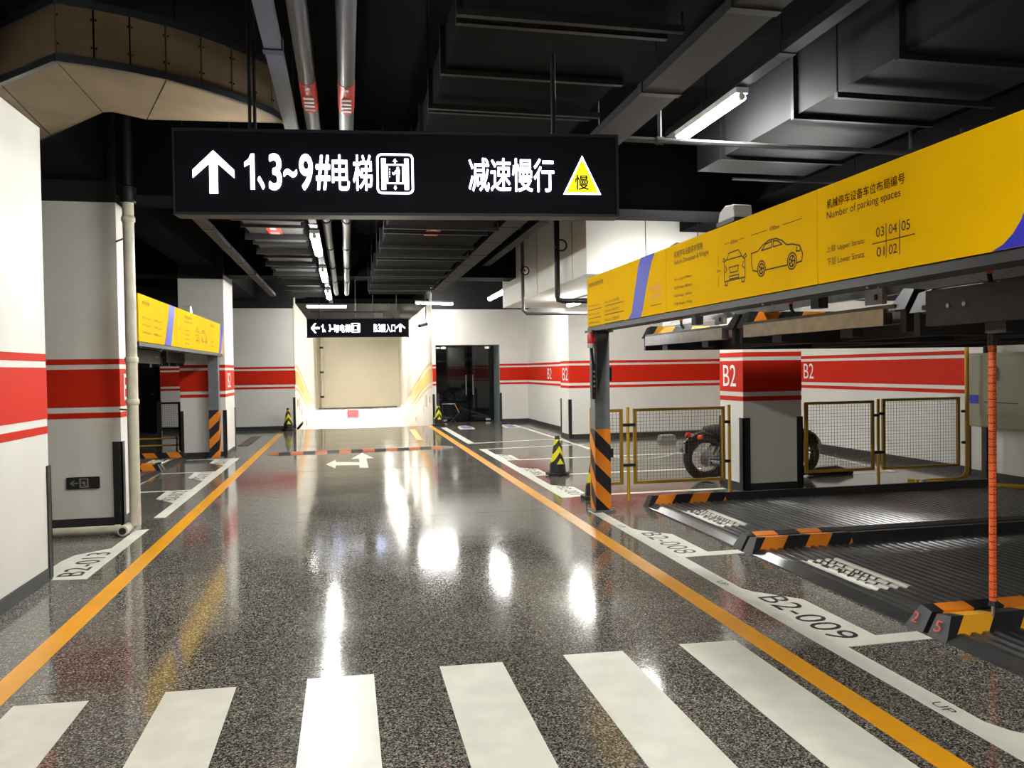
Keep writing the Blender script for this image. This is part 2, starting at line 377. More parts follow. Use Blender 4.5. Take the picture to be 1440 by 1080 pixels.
# ---------------------------------------------------------------- walls and columns
BANDS = ((1.19, 1.25, 'thin_red_stripe'), (1.31, 1.72, 'wide_red_stripe'), (1.77, 1.83, 'thin_red_stripe'))
def wall(name, label, x0, x1, y0, y1, z1=4.5, M=None, bands=True, base=.11, z0=0., faces='xyXY'):
    t = thing(name, ((x0+x1)/2, (y0+y1)/2, z0), label, kind='structure')
    box('wall_body', M or M_wall, t, x0, x1, y0, y1, z0, z1)
    if bands:
        for a, b, n in BANDS: box(n, M_red, t, x0-.003, x1+.003, y0-.003, y1+.003, a, b)
    if base: box('skirting', M_base, t, x0-.008, x1+.008, y0-.008, y1+.008, 0, base)
    return t
def guard(parent, x, y, sx, sy, z0=.02, z1=.93, w_=.055):
    """black rubber corner guard hugging a corner at (x, y); sx, sy point away from the wall body"""
    b = MB(); t = .014
    b.box(x+sx*t, x-sx*w_, y, y+sy*t, z0, z1); b.box(x, x+sx*t, y+sy*t, y-sy*w_, z0, z1)
    for d in (.018, .036):
        b.box(x-sx*d-.003, x-sx*d+.003, y+sy*t, y+sy*(t+.005), z0, z1)
    o = b.build('corner_guard', M_rubber, parent); o['label'] = 'black rubber corner guard'
    return o
wl = wall('wall_left', 'white wall with red stripes at the left edge', -3.3, -2.38, -6, 6.96, M=M_white, z1=3.645)
box('upper_wall', M_black, wl, -3.3, -2.42, -6, 6.9, 3.645, 4.5)
guard(wl, -2.38, 6.96, 1, 1)
c2 = wall('column', 'white column with red stripes beside the cream drain pipe', -3.25, -2.42, 9.2, 9.95)
guard(c2, -2.42, 9.2, 1, -1, w_=.085)
text('B2', M_whiteprint, c2, Frame((-2.417, 9.35, 1.37), (0, 1, 0), (0, 0, 1)), 0, 0, .30, .30, h=.002, bold=-.01)
c3 = wall('column', 'white column with red stripes behind the left yellow board', -3.2, -2.36, 16.3, 17.55)
guard(c3, -2.36, 16.3, 1, -1); guard(c3, -2.36, 17.55, 1, 1); guard(c3, -3.2, 16.3, -1, -1)
text('B2', M_whiteprint, c3, Frame((-2.357, 16.6, 1.37), (0, 1, 0), (0, 0, 1)), 0, 0, .30, .42, h=.002, bold=-.01)
wb = wall('wall_back_left', 'white wall with red stripes left of the ramp', -5.15, -1.5, 23.6, 23.9)
guard(wb, -1.5, 23.6, 1, -1)
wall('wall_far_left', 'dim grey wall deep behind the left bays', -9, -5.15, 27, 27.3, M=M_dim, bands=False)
dd = thing('door_grey', (-6.2, 26.97, 0), 'dim grey service door behind the left bays', kind='structure')
box('door_leaf', mat('grey_door', (.10, .10, .10), .5), dd, -6.75, -6.02, 26.94, 26.99, 0, 2.1)
box('handle', M_chrome, dd, -6.14, -6.08, 26.88, 26.94, 1.0, 1.06)
box('door_frame', M_dsteel, dd, -6.02, -5.97, 26.92, 26.99, 0, 2.15)
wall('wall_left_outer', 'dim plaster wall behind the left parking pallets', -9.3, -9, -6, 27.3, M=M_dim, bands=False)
cr = wall('column', 'white column marked B2 between the yellow mesh fences', 5.05, 5.89, 9.36, 10.0)
guard(cr, 5.05, 9.36, -1, -1, z1=.97, w_=.09); guard(cr, 5.89, 9.36, 1, -1, z1=.97, w_=.07); guard(cr, 5.05, 10.0, -1, 1, z1=.97)
text('B2', M_whiteprint, cr, Frame((5.047, 9.93, 1.38), (0, -1, 0), (0, 0, 1)), .03, 0, .29, .36, h=.002, bold=-.012)
wr = wall('wall_back_right', 'white wall with red stripes behind the motorcycle', 5.07, 9.0, 17.6, 18.33)
guard(wr, 5.07, 17.6, -1, -1); guard(wr, 5.07, 18.33, -1, 1)
text('B2', M_whiteprint, wr, Frame((5.067, 18.2, 1.37), (0, -1, 0), (0, 0, 1)), .05, 0, .30, .46, h=.002, bold=-.012)
wr2 = wall('wall_right_recess', 'white wall with red stripes beside the glass door', 5.55, 9.0, 18.34, 24.2)
text('B2', M_whiteprint, wr2, Frame((5.547, 21.5, 1.37), (0, -1, 0), (0, 0, 1)), .05, 0, .30, .46, h=.002, bold=-.012)
wx = wall('wall_right', 'white wall with red stripes behind the right fence', 9.0, 9.4, 9.85, 17.6)
text('B2', M_whiteprint, wx, Frame((8.997, 14.3, 1.38), (0, -1, 0), (0, 0, 1)), .1, 0, .30, .34, h=.002, bold=-.012)
wp = wall('wall_right_pier', 'grey-white pier carrying the electrical cabinet', 8.82, 9.4, 6.0, 9.75, bands=False)
guard(wp, 8.82, 9.75, -1, 1); guard(wp, 8.82, 9.4, -1, -1, z1=.85, w_=.09)
wall('wall_right_near', 'plain white wall to the right, out of the light', 9.1, 9.4, -6, 6.0, bands=False)
wall('wall_behind', 'white wall at the other end of the garage', -9, 9.4, -6.2, -6)
# glass door recess
wd = thing('wall_door', (4.1, 23.9, 0), 'white wall above and beside the black glass door', kind='structure')
b = MB(); b.box(2.56, 2.66, 23.9, 41, 0, 4.5); b.build('pier', M_wall, wd)
MB().box(2.66, 4.65, 23.9, 24.9, 2.43, 4.5).build('lintel', M_wall, wd)
MB().box(4.65, 5.55, 23.9, 24.9, 0, 4.5).build('wall_body', M_wall, wd)
for a, c, n in BANDS:
    box(n, M_red, wd, 2.557, 2.663, 23.897, 23.9, a, c); box(n, M_red, wd, 4.65, 5.55, 23.897, 23.9, a, c)
box('skirting', M_base, wd, 4.66, 5.55, 23.892, 23.9, 0, .11)
box('reveal', M_teal, wd, 4.63, 4.65, 23.9, 24.9, 0, 2.43)
guard(wd, 4.65, 23.9, -1, -1); guard(wd, 2.56, 23.9, -1, -1); box('corner_guard', M_rubber, wd, 2.68, 2.75, 23.88, 23.9, .02, .95)
gd = thing('door_glass', (3.64, 24.8, 0), 'black tinted double glass door with steel pull handles', kind='structure')
for x0, x1, hx in ((2.66, 3.81, 3.71), (3.83, 4.62, 3.93)):
    lf = box('door_leaf', M_glass, gd, x0, x1, 24.8, 24.82, .03, 2.41)
    MB().tube([(hx, 24.72, .86), (hx, 24.72, 1.5)], .016, 10).tube([(hx, 24.72, .95), (hx, 24.8, .95)], .01, 8).tube([(hx, 24.72, 1.41), (hx, 24.8, 1.41)], .01, 8).build('pull_handle', M_chrome, lf, smooth=True)
    xc = x0+.35 if x0 < 3 else x1-.2
    box('patch_fitting', M_chrome, lf, xc-.08, xc+.08, 24.78, 24.8, 2.33, 2.41); box('patch_fitting', M_chrome, lf, xc-.08, xc+.08, 24.78, 24.8, .03, .09)
box('dark_interior', M_black, gd, 2.66, 4.65, 25.6, 25.7, 0, 2.43)
# ---------------------------------------------------------------- ramp down to the next level
rp = thing('ramp', (.5, 23.5, 0), 'ramp sloping down between pale walls', kind='structure')
MB().add([(-1.5, 23.5, 0), (2.55, 23.5, 0), (2.55, 38, -2.2), (-1.5, 38, -2.2), (-1.5, 41, -2.2), (2.55, 41, -2.2), (-1.5, 23.5, -.2), (2.55, 23.5, -.2), (2.55, 38, -2.4), (-1.5, 38, -2.4)],
         [(0, 1, 2, 3), (3, 2, 5, 4), (7, 6, 9, 8)]).build('ramp_slab', M_ter, rp)
wrl = thing('wall_ramp_left', (-1.5, 23.9, 0), 'pale ramp wall with amber stripe on the left', kind='structure')
box('wall_body', M_white, wrl, -1.8, -1.5, 23.9, 41, -2.5, 4.5); box('wall_body', M_white, wrl, -1.51, -1.497, 23.6, 23.9, .12, 3.6)
wrr = thing('wall_ramp_right', (2.55, 23.9, 0), 'pale ramp wall with amber stripe on the right', kind='structure')
box('wall_body', M_white, wrr, 2.545, 2.56, 23.9, 41, -2.5, 4.5)
for par, X, s in ((wrl, -1.5, 1), (wrr, 2.545, -1)):
    for wid, zc, hh in ((.42, 1.50, .004), (.07, 1.16, .004), (.07, 1.86, .004)):
        b = MB(); ys = [23.92+i*.7 for i in range(22)]; cz = []
        for y in ys:
            q = max(0, y-24.3); cz.append(zc-.165*q*(q/(q+1.6)))
        for i in range(len(ys)-1):
            b.add([(X+s*.003, ys[i], cz[i]-wid/2), (X+s*.003, ys[i+1], cz[i+1]-wid/2), (X+s*.003, ys[i+1], cz[i+1]+wid/2), (X+s*.003, ys[i], cz[i]+wid/2),
                   (X+s*.010, ys[i], cz[i]-wid/2), (X+s*.010, ys[i+1], cz[i+1]-wid/2), (X+s*.010, ys[i+1], cz[i+1]+wid/2), (X+s*.010, ys[i], cz[i]+wid/2)],
                  [(0, 1, 2, 3), (4, 5, 6, 7), (0, 1, 5, 4), (3, 2, 6, 7)])
        b.build('amber_stripe', M_orange_wall, par)
    for y, z in ((24.9, .72), (27.0, .35), (30.0, -.22)):
        box('reflector', M_pipeY, par, X+s*.003, X+s*.02, y-.16, y+.16, z-.1, z+.1)
    box('wall_notice', mat('grey_notice', (.45, .42, .45), .5), par, X+s*.003, X+s*.012, 25.6, 26.3, .45, .85)
wbk = thing('wall_ramp_end', (.5, 40, -2.2), 'beige end wall of the ramp above a bright parapet', kind='structure')
box('upper_wall', M_beige, wbk, -1.5, 2.55, 39.4, 39.7, -.12, 4.5)
box('lower_wall', M_white, wbk, -1.5, 2.55, 40.6, 40.9, -2.2, -.0)
box('ledge', M_white, wbk, -1.5, 2.55, 39.2, 39.4, -.2, -.12)
box('ceiling_ramp', M_black, ceil, -1.5, 2.55, 24.6, 41, 3.75, 3.9)
nt_ = box('wall_notice', M_pink, None, -.05, .55, 39.12, 39.15, -.62, -.22); tag(nt_, 'pink notice hung under the beige ramp end wall', 'notice')
rail = thing('handrail', (.4, 39.1, -.2), 'thin grey pipe rail along the ramp end wall', 'rail')
MB().tube([(-1.4, 39.1, -.12), (.1, 39.1, -.12), (2.4, 39.1, -.1)], .035, 8).build('rail_pipe', M_pipe, rail, smooth=True)
for x in (-.9, .4, 1.8): MB().tube([(x, 39.1, -.12), (x, 39.3, -.15)], .03, 6).build('bracket', M_pipe, rail)
dp = thing('downpipe', (-1.2, 39.2, -.1), 'thin grey downpipe in the corner of the ramp end wall', 'pipe')
MB().tube([(-1.2, 39.25, -.1), (-1.2, 39.25, 3.6)], .07, 8).build('pipe', M_pvc, dp, smooth=True)
for z in (.4, 1.6, 2.8): MB().lathe((-1.2, 39.25, z), [(.09, 0), (.09, .1)], 8).build('pipe_clip', M_dpipe, dp)

# white soffit hanging over the right bays
so = thing('wall_soffit', (6.3, 14.7, 3.09), 'white boxed soffit hanging over the right bays', kind='structure')
box('soffit_box', M_white, so, 3.6, 9.0, 11.45, 18.0, 3.09, 4.5)
for y in (12.2, 14.6): box('soffit_joint', M_dim, so, 3.596, 3.6, y, y+.02, 3.1, 4.5)

# ---------------------------------------------------------------- lamps
def lamp(p0, p1, label, group='fluorescent lamps on the ceiling', M=M_tube, hang=True, top=4.5):
    p0, p1 = Vector(p0), Vector(p1); c = (p0+p1)/2; d = (p1-p0).normalized()
    t = thing('fluorescent_lamp', (c.x, c.y, c.z), label, 'lamp', group)
    s = d.cross(Vector((0, 0, 1)))
    b = MB(); q = []
    for P in (p0, p1):
        for a, z in ((-.05, .025), (.05, .025), (.055, .07), (-.055, .07)): q.append(P+s*a+Vector((0, 0, z)))
    b.add(q, [(0, 1, 2, 3), (7, 6, 5, 4), (0, 4, 5, 1), (1, 5, 6, 2), (2, 6, 7, 3), (3, 7, 4, 0)]).build('lamp_housing', M_lampbody, t)
    for k in (-1, 1):
        MB().tube([p0+s*.025*k+d*.03, p1+s*.025*k-d*.03], .022, 8).build('lamp_tube', M, t, smooth=True)
    for P, k in ((p0, 1), (p1, -1)):
        MB().tube([P+d*k*.005, P+d*k*.03], .03, 8).build('lamp_socket', M_lampbody, t)
    if hang:
        for P in (p0+d*.2, p1-d*.2): MB().tube([P+Vector((0, 0, .07)), (P.x, P.y, top)], .006, 6).build('hanging_rod', M_dpipe, t)
    return t
X0 = -.34
lamp((X0, 9.3, 3.22), (X0, 10.8, 3.22), 'lit tube lamp over the lane, nearest of the row', 'lamps in a row over the lane', hang=False)
lamp((X0, 12.4, 3.22), (X0, 13.9, 3.22), 'lit tube lamp over the lane, middle of the row', 'lamps in a row over the lane', hang=False)
lamp((X0, 15.7, 3.22), (X0, 17.2, 3.22), 'lit tube lamp over the lane, farthest of the row', 'lamps in a row over the lane', hang=False)
lamp((X0, 6.0, 3.22), (X0, 7.5, 3.22), 'lit tube lamp hidden behind the large sign', 'lamps in a row over the lane', hang=False)
lamp((X0, -.3, 3.22), (X0, 1.2, 3.22), 'lit tube lamp over the lane just above the viewer', 'lamps in a row over the lane', hang=False)
lamp((X0, -3.6, 3.22), (X0, -2.1, 3.22), 'lit tube lamp over the lane behind the viewer', 'lamps in a row over the lane', hang=False)
lamp((4.88, 6.6, 2.90), (4.88, 8.0, 2.90), 'lit tube lamp over the raised pallets behind the yellow board', top=4.49)
lamp((4.0, 10.55, 3.0), (5.2, 10.55, 3.0), 'lit tube lamp before the end of the white soffit')
lamp((3.05, 5.62, 3.75), (3.05, 6.78, 3.75), 'lit tube lamp above the right yellow board', hang=False)
lamp((1.5, -.6, 3.30), (1.5, .9, 3.30), 'added unseen tube lamp lighting the right yellow board')  # unseen lamp, added to light the yellow board from the front
lamp((3.72, 18.3, 3.50), (3.72, 20.4, 3.50), 'lit tube lamp beyond the far end of the white soffit')
lamp((4.62, 14.5, 2.98), (4.62, 16.0, 2.98), 'lit tube lamp under the white soffit', top=3.09)
lamp((-1.05, 22.0, 3.44), (.03, 22.0, 3.44), 'lit tube lamp crossing above the far sign')
lamp((1.95, 22.6, 3.60), (3.05, 22.6, 3.57), 'lit tube lamp crossing above the ramp corner')
for y, q in ((26.0, 'near the top of the ramp'), (30.0, 'halfway down the ramp'), (34.5, 'at the foot of the ramp')): lamp((1.75, y, 3.3), (1.75, y+1.5, 3.3), 'lit tube lamp on the ceiling '+q, 'lamps on the ramp', M_tubeR, top=3.75)
lamp((-.8, 40.0, -.3), (1.8, 40.0, -.3), 'lit tube lamp tucked under the ramp end wall', 'lamps on the ramp', M_tubeR, hang=False)

# ---------------------------------------------------------------- hanging signs
def arrow_pts(cx, cy, wd, hg, ang):
    """bold arrow outline pointing up, turned by ang"""
    P = [(-.5, .05), (-.5, -.14), (-.1, .20), (-.1, -.5), (.1, -.5), (.1, .20), (.5, -.14), (.5, .05), (0, .5)]
    c, s = math.cos(ang), math.sin(ang)
    return [(cx+(x*wd)*c-(y*hg)*s, cy+(x*wd)*s+(y*hg)*c) for x, y in P]
def ring_poly(fr, outer, inner, h, M, name, parent):
    n = len(outer); vs_ = [fr.p(x, y, h) for x, y in outer]+[fr.p(x, y, h) for x, y in inner]
    return MB().add(vs_, [(i, (i+1) % n, n+(i+1) % n, n+i) for i in range(n)]).build(name, M, parent)
def rrect(x0, x1, y0, y1, r, k=5):
    o = []
    for cx, cy, a0 in ((x1-r, y1-r, 0), (x0+r, y1-r, 90), (x0+r, y0+r, 180), (x1-r, y0+r, 270)):
        for i in range(k+1):
            a = math.radians(a0+90*i/k); o.append((cx+r*math.cos(a), cy+r*math.sin(a)))
    return o
def lift_icon(fr, x0, x1, y0, y1, parent, detail=True):
    g = thing_part('lift_pictogram', parent)
    wd, hg = x1-x0, y1-y0; r = wd*.14; t = wd*.055
    ring_poly(fr, rrect(x0, x1, y0, y1, r), rrect(x0+t, x1-t, y0+t, y1-t, r*.7), .004, M_lit, 'pictogram_border', g)
    for a in (.13, .75): poly(fr, [(x0+wd*a, y0+hg*.11), (x0+wd*(a+.12), y0+hg*.11), (x0+wd*(a+.12), y0+hg*.88), (x0+wd*a, y0+hg*.88)], .001, .004).build('pictogram_door', M_lit, g)
    def R_(a, b_): return (x0+wd*a, y0+hg*b_)
    ring_poly(fr, [R_(.27, .25), R_(.73, .25), R_(.73, .74), R_(.27, .74)], [R_(.31, .285), R_(.69, .285), R_(.69, .705), R_(.31, .705)], .004, M_lit, 'pictogram_car', g)
    if detail:
        poly(fr, [R_(.5, .88), R_(.44, .80), R_(.48, .80), R_(.48, .75), R_(.52, .75), R_(.52, .80), R_(.56, .80)], .001, .004).build('pictogram_arrow', M_lit, g)
        poly(fr, [R_(.5, .10), R_(.455, .16), R_(.48, .16), R_(.48, .21), R_(.52, .21), R_(.52, .16), R_(.545, .16)], .001, .003).build('pictogram_arrow', M_lit, g)
        poly(fr, [R_(.53, .31), R_(.61, .31), R_(.62, .50), R_(.63, .60), R_(.52, .60), R_(.46, .52), R_(.42, .54), R_(.42, .51), R_(.46, .47), R_(.53, .53)], .001, .004).build('pictogram_person', M_lit, g)
        poly(fr, rrect(x0+wd*.54, x0+wd*.61, y0+hg*.615, y0+hg*.67, wd*.03), .001, .004).build('pictogram_head', M_lit, g)
        for k in range(4): poly(fr, [R_(.345, .42+k*.06), R_(.365, .42+k*.06), R_(.365, .45+k*.06), R_(.345, .45+k*.06)], .001, .004).build('pictogram_button', M_lit, g)
def thing_part(name, parent):
    """an Empty that is a part: groups the strokes of one pictogram"""
    o = bpy.data.objects.new(name, None); COL.objects.link(o); o.parent = parent; o.empty_display_size = .05
    return o
# large sign: 2.72 m wide, 0.51 m high, turned a little towards the viewer
SW, SH = 2.74, .515
sg = thing('hanging_sign', (0, 0, 0), 'large dark lit sign with white arrow, lift symbol and yellow triangle', 'sign')
fr = Frame((-SW/2, -.06, 0), (1, 0, 0), (0, 0, 1))
box('sign_housing', M_sign, sg, -SW/2, SW/2, -.058, .06, 0, SH)
for z0, z1 in ((-.008, .010), (SH-.010, SH+.008)): box('sign_frame', M_signframe, sg, -SW/2-.008, SW/2+.008, -.066, .066, z0, z1)
for x in (-SW/2-.008, SW/2-.006): box('sign_frame', M_signframe, sg, x, x+.014, -.066, .066, 0, SH)
poly(fr, arrow_pts(.232, .255, .245, .265, 0), .001, .005).build('arrow', M_lit, sg)
def digit_one(fr, x, y, hg, wd, parent):
    poly(fr, [(x+wd*.58, y), (x+wd, y), (x+wd, y+hg), (x+wd*.66, y+hg), (x+wd*.45, y+hg*.86), (x, y+hg*.76), (x, y+hg*.63), (x+wd*.58, y+hg*.72)], .001, .005).build('lettering', M_lit, parent)
digit_one(fr, .415, .150, .220, .060, sg)
for q, a, b_, c, d in (('、', .492, .148, .085, .044), ('3', .560, .145, .228, .078), ('~', .648, .225, .055, .082), ('9', .742, .145, .228, .083), ('#', .843, .148, .220, .088)):
    text(q, M_lit, sg, fr, a, b_, d and c, d, h=.005, bold=.016, res=6)
text('电', M_lit, sg, fr, .940, .147, .225, .108, h=.005, bold=.010, res=6); text('梯', M_lit, sg, fr, 1.068, .147, .225, .120, h=.005, bold=.009, res=6)
lift_icon(fr, 1.213, 1.442, .128, .382, sg)
text('减速慢行', M_lit, sg, fr, 1.785, .148, .215, .545, h=.005, bold=.007, res=6)
tr = [(2.387, .135), (2.632, .135), (2.512, .385)]
def inset(T, k):
    c = (sum(p[0] for p in T)/3, sum(p[1] for p in T)/3); return [(c[0]+(x-c[0])*k, c[1]+(y-c[1])*k) for x, y in T]
tri = poly(fr, tr, .001, .004).build('warning_triangle', M_lit, sg)
poly(fr, inset(tr, .86), .004, .006).build('triangle_face', M_litY, tri)
ring_poly(fr, inset(tr, .76), inset(tr, .73), .007, M_ink, 'triangle_outline', tri)
text('慢', M_ink, tri, fr, 2.462, .163, .098, .090, h=.008, bold=.012)
for x in (.44, .47, 2.34): MB().tube([(x-SW/2, 0, SH), (x-SW/2, 0, 1.86 if x < 1 else 1.06)], .011 if x < 1 else .016, 8).build('hanging_rod', M_dpipe, sg)
sg.location = (.355, 4.86, 2.60); sg.rotation_euler.z = -.105; sg.scale = (.972, .972, .962)
# far sign
s2 = thing('hanging_sign', (0, 0, 0), 'small dark lit sign with two white arrows over the ramp mouth', 'sign')
W2, H2 = 2.50, .45
fr = Frame((-W2/2, -.06, 0), (1, 0, 0), (0, 0, 1))
box('sign_housing', M_sign, s2, -W2/2, W2/2, -.058, .06, 0, H2)
for z0 in (-.01, H2-.008): box('sign_frame', M_signframe, s2, -W2/2-.01, W2/2+.01, -.066, .066, z0, z0+.018)
poly(fr, arrow_pts(.20, .225, .24, .21, PI/2), .001, .005).build('arrow', M_lit, s2)
digit_one(fr, .345, .125, .19, .055, s2)
text('、3~9#', M_lit, s2, fr, .415, .115, .20, .36, h=.005, bold=.006)
text('电梯', M_lit, s2, fr, .80, .115, .20, .25, h=.005, bold=.0)
lift_icon(fr, 1.07, 1.29, .11, .345, s2, False)
text('B3', M_lit, s2, fr, 1.63, .12, .195, .17, h=.005, bold=.006)
text('层入口', M_lit, s2, fr, 1.81, .11, .205, .35, h=.005, bold=.0)
poly(fr, arrow_pts(2.29, .225, .235, .21, 0), .001, .005).build('arrow', M_lit, s2)
for x in (.3, W2-.3): MB().tube([(x-W2/2, 0, H2), (x-W2/2, 0, 1.95)], .012, 6).build('hanging_rod', M_dpipe, s2)
s2.location = (.30, 20.0, 2.52); s2.rotation_euler.z = -.03
# exit plate on the column
ex = thing('exit_plate', (-2.80, 9.19, .43), 'small dark plate with arrow and running figure on the left column', 'sign')
fr = Frame((-2.97, 9.186, .43), (1, 0, 0), (0, 0, 1))
poly(fr, rrect(0, .33, 0, .13, .012), -.012, .004).build('plate', mat('dark_plate', (.02, .018, .018), .3), ex)
M_dimw = mat('dull_grey_print', (.22, .21, .2), .5)
poly(fr, arrow_pts(.075, .065, .06, .085, PI/2), .004, .006).build('arrow', M_dimw, ex)
ring_poly(fr, [(.13, .015), (.22, .015), (.22, .115), (.13, .115)], [(.145, .025), (.205, .025), (.205, .105), (.145, .105)], .006, M_dimw, 'doorway_outline', ex)
poly(fr, [(.16, .025), (.172, .055), (.158, .06), (.152, .075), (.175, .085), (.19, .07), (.183, .05), (.2, .03), (.19, .025), (.175, .045)], .004, .006).build('running_figure', M_dimw, ex)

# ---------------------------------------------------------------- cream drain pipe on the left
dpn = thing('drain_pipe', (-2.21, 8.86, 0), 'cream plastic drain pipe rising beside the left column', 'pipe')
MB().tube([(-2.21, 8.86, .07), (-2.21, 8.86, 3.46)], .056, 16).build('riser', M_pvc, dpn, smooth=True); MB().tube([(-2.21, 8.86, 3.46), (-2.21, 8.86, 4.49)], .055, 16).build('upper_riser', M_dpipe, dpn, smooth=True)
for z in (1.34, 1.78, 3.25): MB().lathe((-2.21, 8.86, z), [(.060, 0), (.068, .01), (.068, .05), (.060, .06)], 16).build('pipe_coupling', M_pvc, dpn, smooth=True)
for z in (1.28, 3.1): MB().tube([(-2.21, 8.86, z), (-2.42, 9.2, z)], .010, 6).build('wall_bracket', M_dpipe, dpn)
MB().lathe((-2.21, 8.86, 3.45), [(.075, 0), (.085, .03), (.085, .16), (.06, .18)], 14).build('joint_collar', M_dpipe, dpn, smooth=True)
MB().tube([(-3.2, 8.74, .06), (-2.32, 8.74, .06)], .040, 12).build('floor_pipe', M_pvc, dpn, smooth=True)
MB().lathe((-2.27, 8.60, .06), [(.052, 0), (.052, .10), (.045, .18), (.045, .26)], 14, axis='y').build('elbow_socket', M_pvc, dpn, smooth=True)
MB().lathe((-2.27, 8.594, .06), [(.036, 0), (.036, .006)], 12, axis='y').build('open_end', M_ink, dpn)
MB().lathe((-2.38, 8.74, .06), [(.047, 0), (.047, .05)], 12, axis='x').build('pipe_coupling', M_pvc, dpn)

# ---------------------------------------------------------------- buff air duct elbow, top left
ed = thing('air_duct', (-1.8, 6.2, 3.65), 'buff board air duct elbow hanging over the left wall', 'duct')
outer = [(-4.2, 7.85), (-2.28, 5.97), (-1.77, 5.48), (-1.56, 5.53), (-1.36, 5.60), (-1.16, 5.70), (-.96, 5.85), (-.78, 6.02), (-.64, 6.18), (-.53, 6.34), (-.45, 6.54)]
inner = [(-1.50, 6.62), (-1.70, 6.47), (-1.78, 6.49), (-2.37, 7.19), (-3.2, 8.15)]
ZB, ZT = 3.65, 4.04
for (a, c) in zip(outer[:-1], outer[1:]):
    d = Vector((c[0]-a[0], c[1]-a[1])); n_ = Vector((d.y, -d.x)).normalized(); g = d.normalized()*.006
    A, C = Vector(a)+g, Vector(c)-g; I = n_*-.02
    MB().prism([tuple(A), tuple(C), tuple(C+I), tuple(A+I)], ZB+.045, ZT-.03).build('side_panel', M_duct, ed)
    for z in (ZB-.004, ZT-.03):
        MB().prism([tuple(Vector(a)+n_*.012), tuple(Vector(c)+n_*.012), tuple(Vector(c)+I), tuple(Vector(a)+I)], z, z+.05).build('edge_trim', M_tape, ed)
    if d.length < .6:
        for z in (ZB+.11, ZB+.29):
            for q in (.06, .94):
                P = Vector(a)+d*q+n_*.004; MB().lathe((P.x, P.y, z), [(.006, -.006), (.006, .006)], 6).build('screw', M_chrome, ed)
for pl in ([outer[0], outer[1], inner[3], inner[4]], [outer[1], outer[2], inner[2], inner[3]], [outer[2], outer[3], outer[4], outer[5], inner[0], inner[1], inner[2]], [outer[5], outer[6], outer[7], outer[8], outer[9], outer[10], inner[0]]):
    c = Vector((sum(p[0] for p in pl)/len(pl), sum(p[1] for p in pl)/len(pl)))
    MB().prism([tuple(Vector(p)+(c-Vector(p)).normalized()*.008) for p in pl], ZB, ZB+.02).build('bottom_panel', M_duct, ed)
MB().prism(outer+inner, ZB+.012, ZB+.04).build('inner_liner', M_tape, ed)
for (a, c) in zip([outer[-1]]+inner[:-1], inner):
    d = Vector((c[0]-a[0], c[1]-a[1])); n_ = Vector((-d.y, d.x)).normalized()*.015
    MB().prism([a, c, tuple(Vector(c)+n_), tuple(Vector(a)+n_)], ZB, ZT).build('inner_side_panel', M_duct, ed)
MB().prism(outer+inner, ZT, ZT+.02).build('top_panel', M_duct, ed)
for x, y in ((-1.2, 6.2), (-2.0, 6.4)): MB().tube([(x, y, ZT), (x, y, 4.5)], .008, 6).build('hanging_rod', M_dpipe, ed)

# ---------------------------------------------------------------- lane ducts, trunking, pipes
def duct(label, x0, x1, y0, y1, z0, z1, step, M=M_gduct, flag=None):
    t = thing('air_duct', ((x0+x1)/2, (y0+y1)/2, z0), label, 'duct')
    y = y0
    while y < y1-.1:
        e = min(y+step, y1)
        box('duct_section', M, t, x0, x1, y+.02, e-.02, z0, z1)
        box('duct_flange', M_dpipe, t, x0-.035, x1+.035, y-.02, y+.02, z0-.035, z1+.02)
        y = e
    y = y0+.6
    while y < y1:
        box('trapeze_hanger', M_dpipe, t, x0-.06, x1+.06, y-.02, y+.02, z0-.075, z0-.035)
        for x in (x0-.05, x1+.05): MB().tube([(x, y, z0-.075), (x, y, 4.49)], .007, 6).build('hanging_rod', M_dpipe, t)
        y += step*2
    if flag:
        x, y = flag; o = box('red_label', M_redtape, t, x, x+.17, y, y+.62, z0-.004, z0); o['label'] = 'red label with white lettering'
        text('1', M_whiteprint, o, Frame((x+.03, y+.05, z0-.004), (1, 0, 0), (0, 1, 0)), .02, .02, .18, .07, h=-.002)
        for k in range(2): box('label_print', M_whiteprint, o, x+.03, x+.14, y+.40+k*.10, y+.44+k*.10, z0-.006, z0-.004)
    return t
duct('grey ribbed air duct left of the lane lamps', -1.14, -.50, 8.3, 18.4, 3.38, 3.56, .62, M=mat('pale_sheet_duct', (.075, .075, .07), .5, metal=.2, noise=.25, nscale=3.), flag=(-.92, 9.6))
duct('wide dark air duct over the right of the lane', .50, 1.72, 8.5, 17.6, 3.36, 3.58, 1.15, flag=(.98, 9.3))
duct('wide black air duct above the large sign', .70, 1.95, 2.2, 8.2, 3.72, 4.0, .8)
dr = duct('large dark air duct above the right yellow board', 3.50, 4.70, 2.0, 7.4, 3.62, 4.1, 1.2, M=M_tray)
def trunk(label, x, y0, y1, z, wd=.09, step=1.5, M=M_tray):
    t = thing('cable_trunking', (x, (y0+y1)/2, z), label, 'cable tray')
    y = y0
    while y < y1-.05:
        e = min(y+step, y1); box('trunking_length', M, t, x-wd/2, x+wd/2, y+.006, e-.006, z, z+.06); box('trunking_joint', M_dpipe, t, x-wd/2-.008, x+wd/2+.008, y-.03, y+.03, z-.006, z+.064)
        MB().tube([(x, y+.05, z+.06), (x, y+.05, 4.5)], .005, 6).build('hanging_rod', M_dpipe, t); y = e
    return t
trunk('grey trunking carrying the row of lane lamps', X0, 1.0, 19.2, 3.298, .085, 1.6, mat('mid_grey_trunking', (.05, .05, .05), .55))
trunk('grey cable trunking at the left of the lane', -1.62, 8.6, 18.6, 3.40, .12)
trunk('broad cable tray on the right of the lane', 2.02, 2.4, 17.8, 3.42, .26, 1.2)
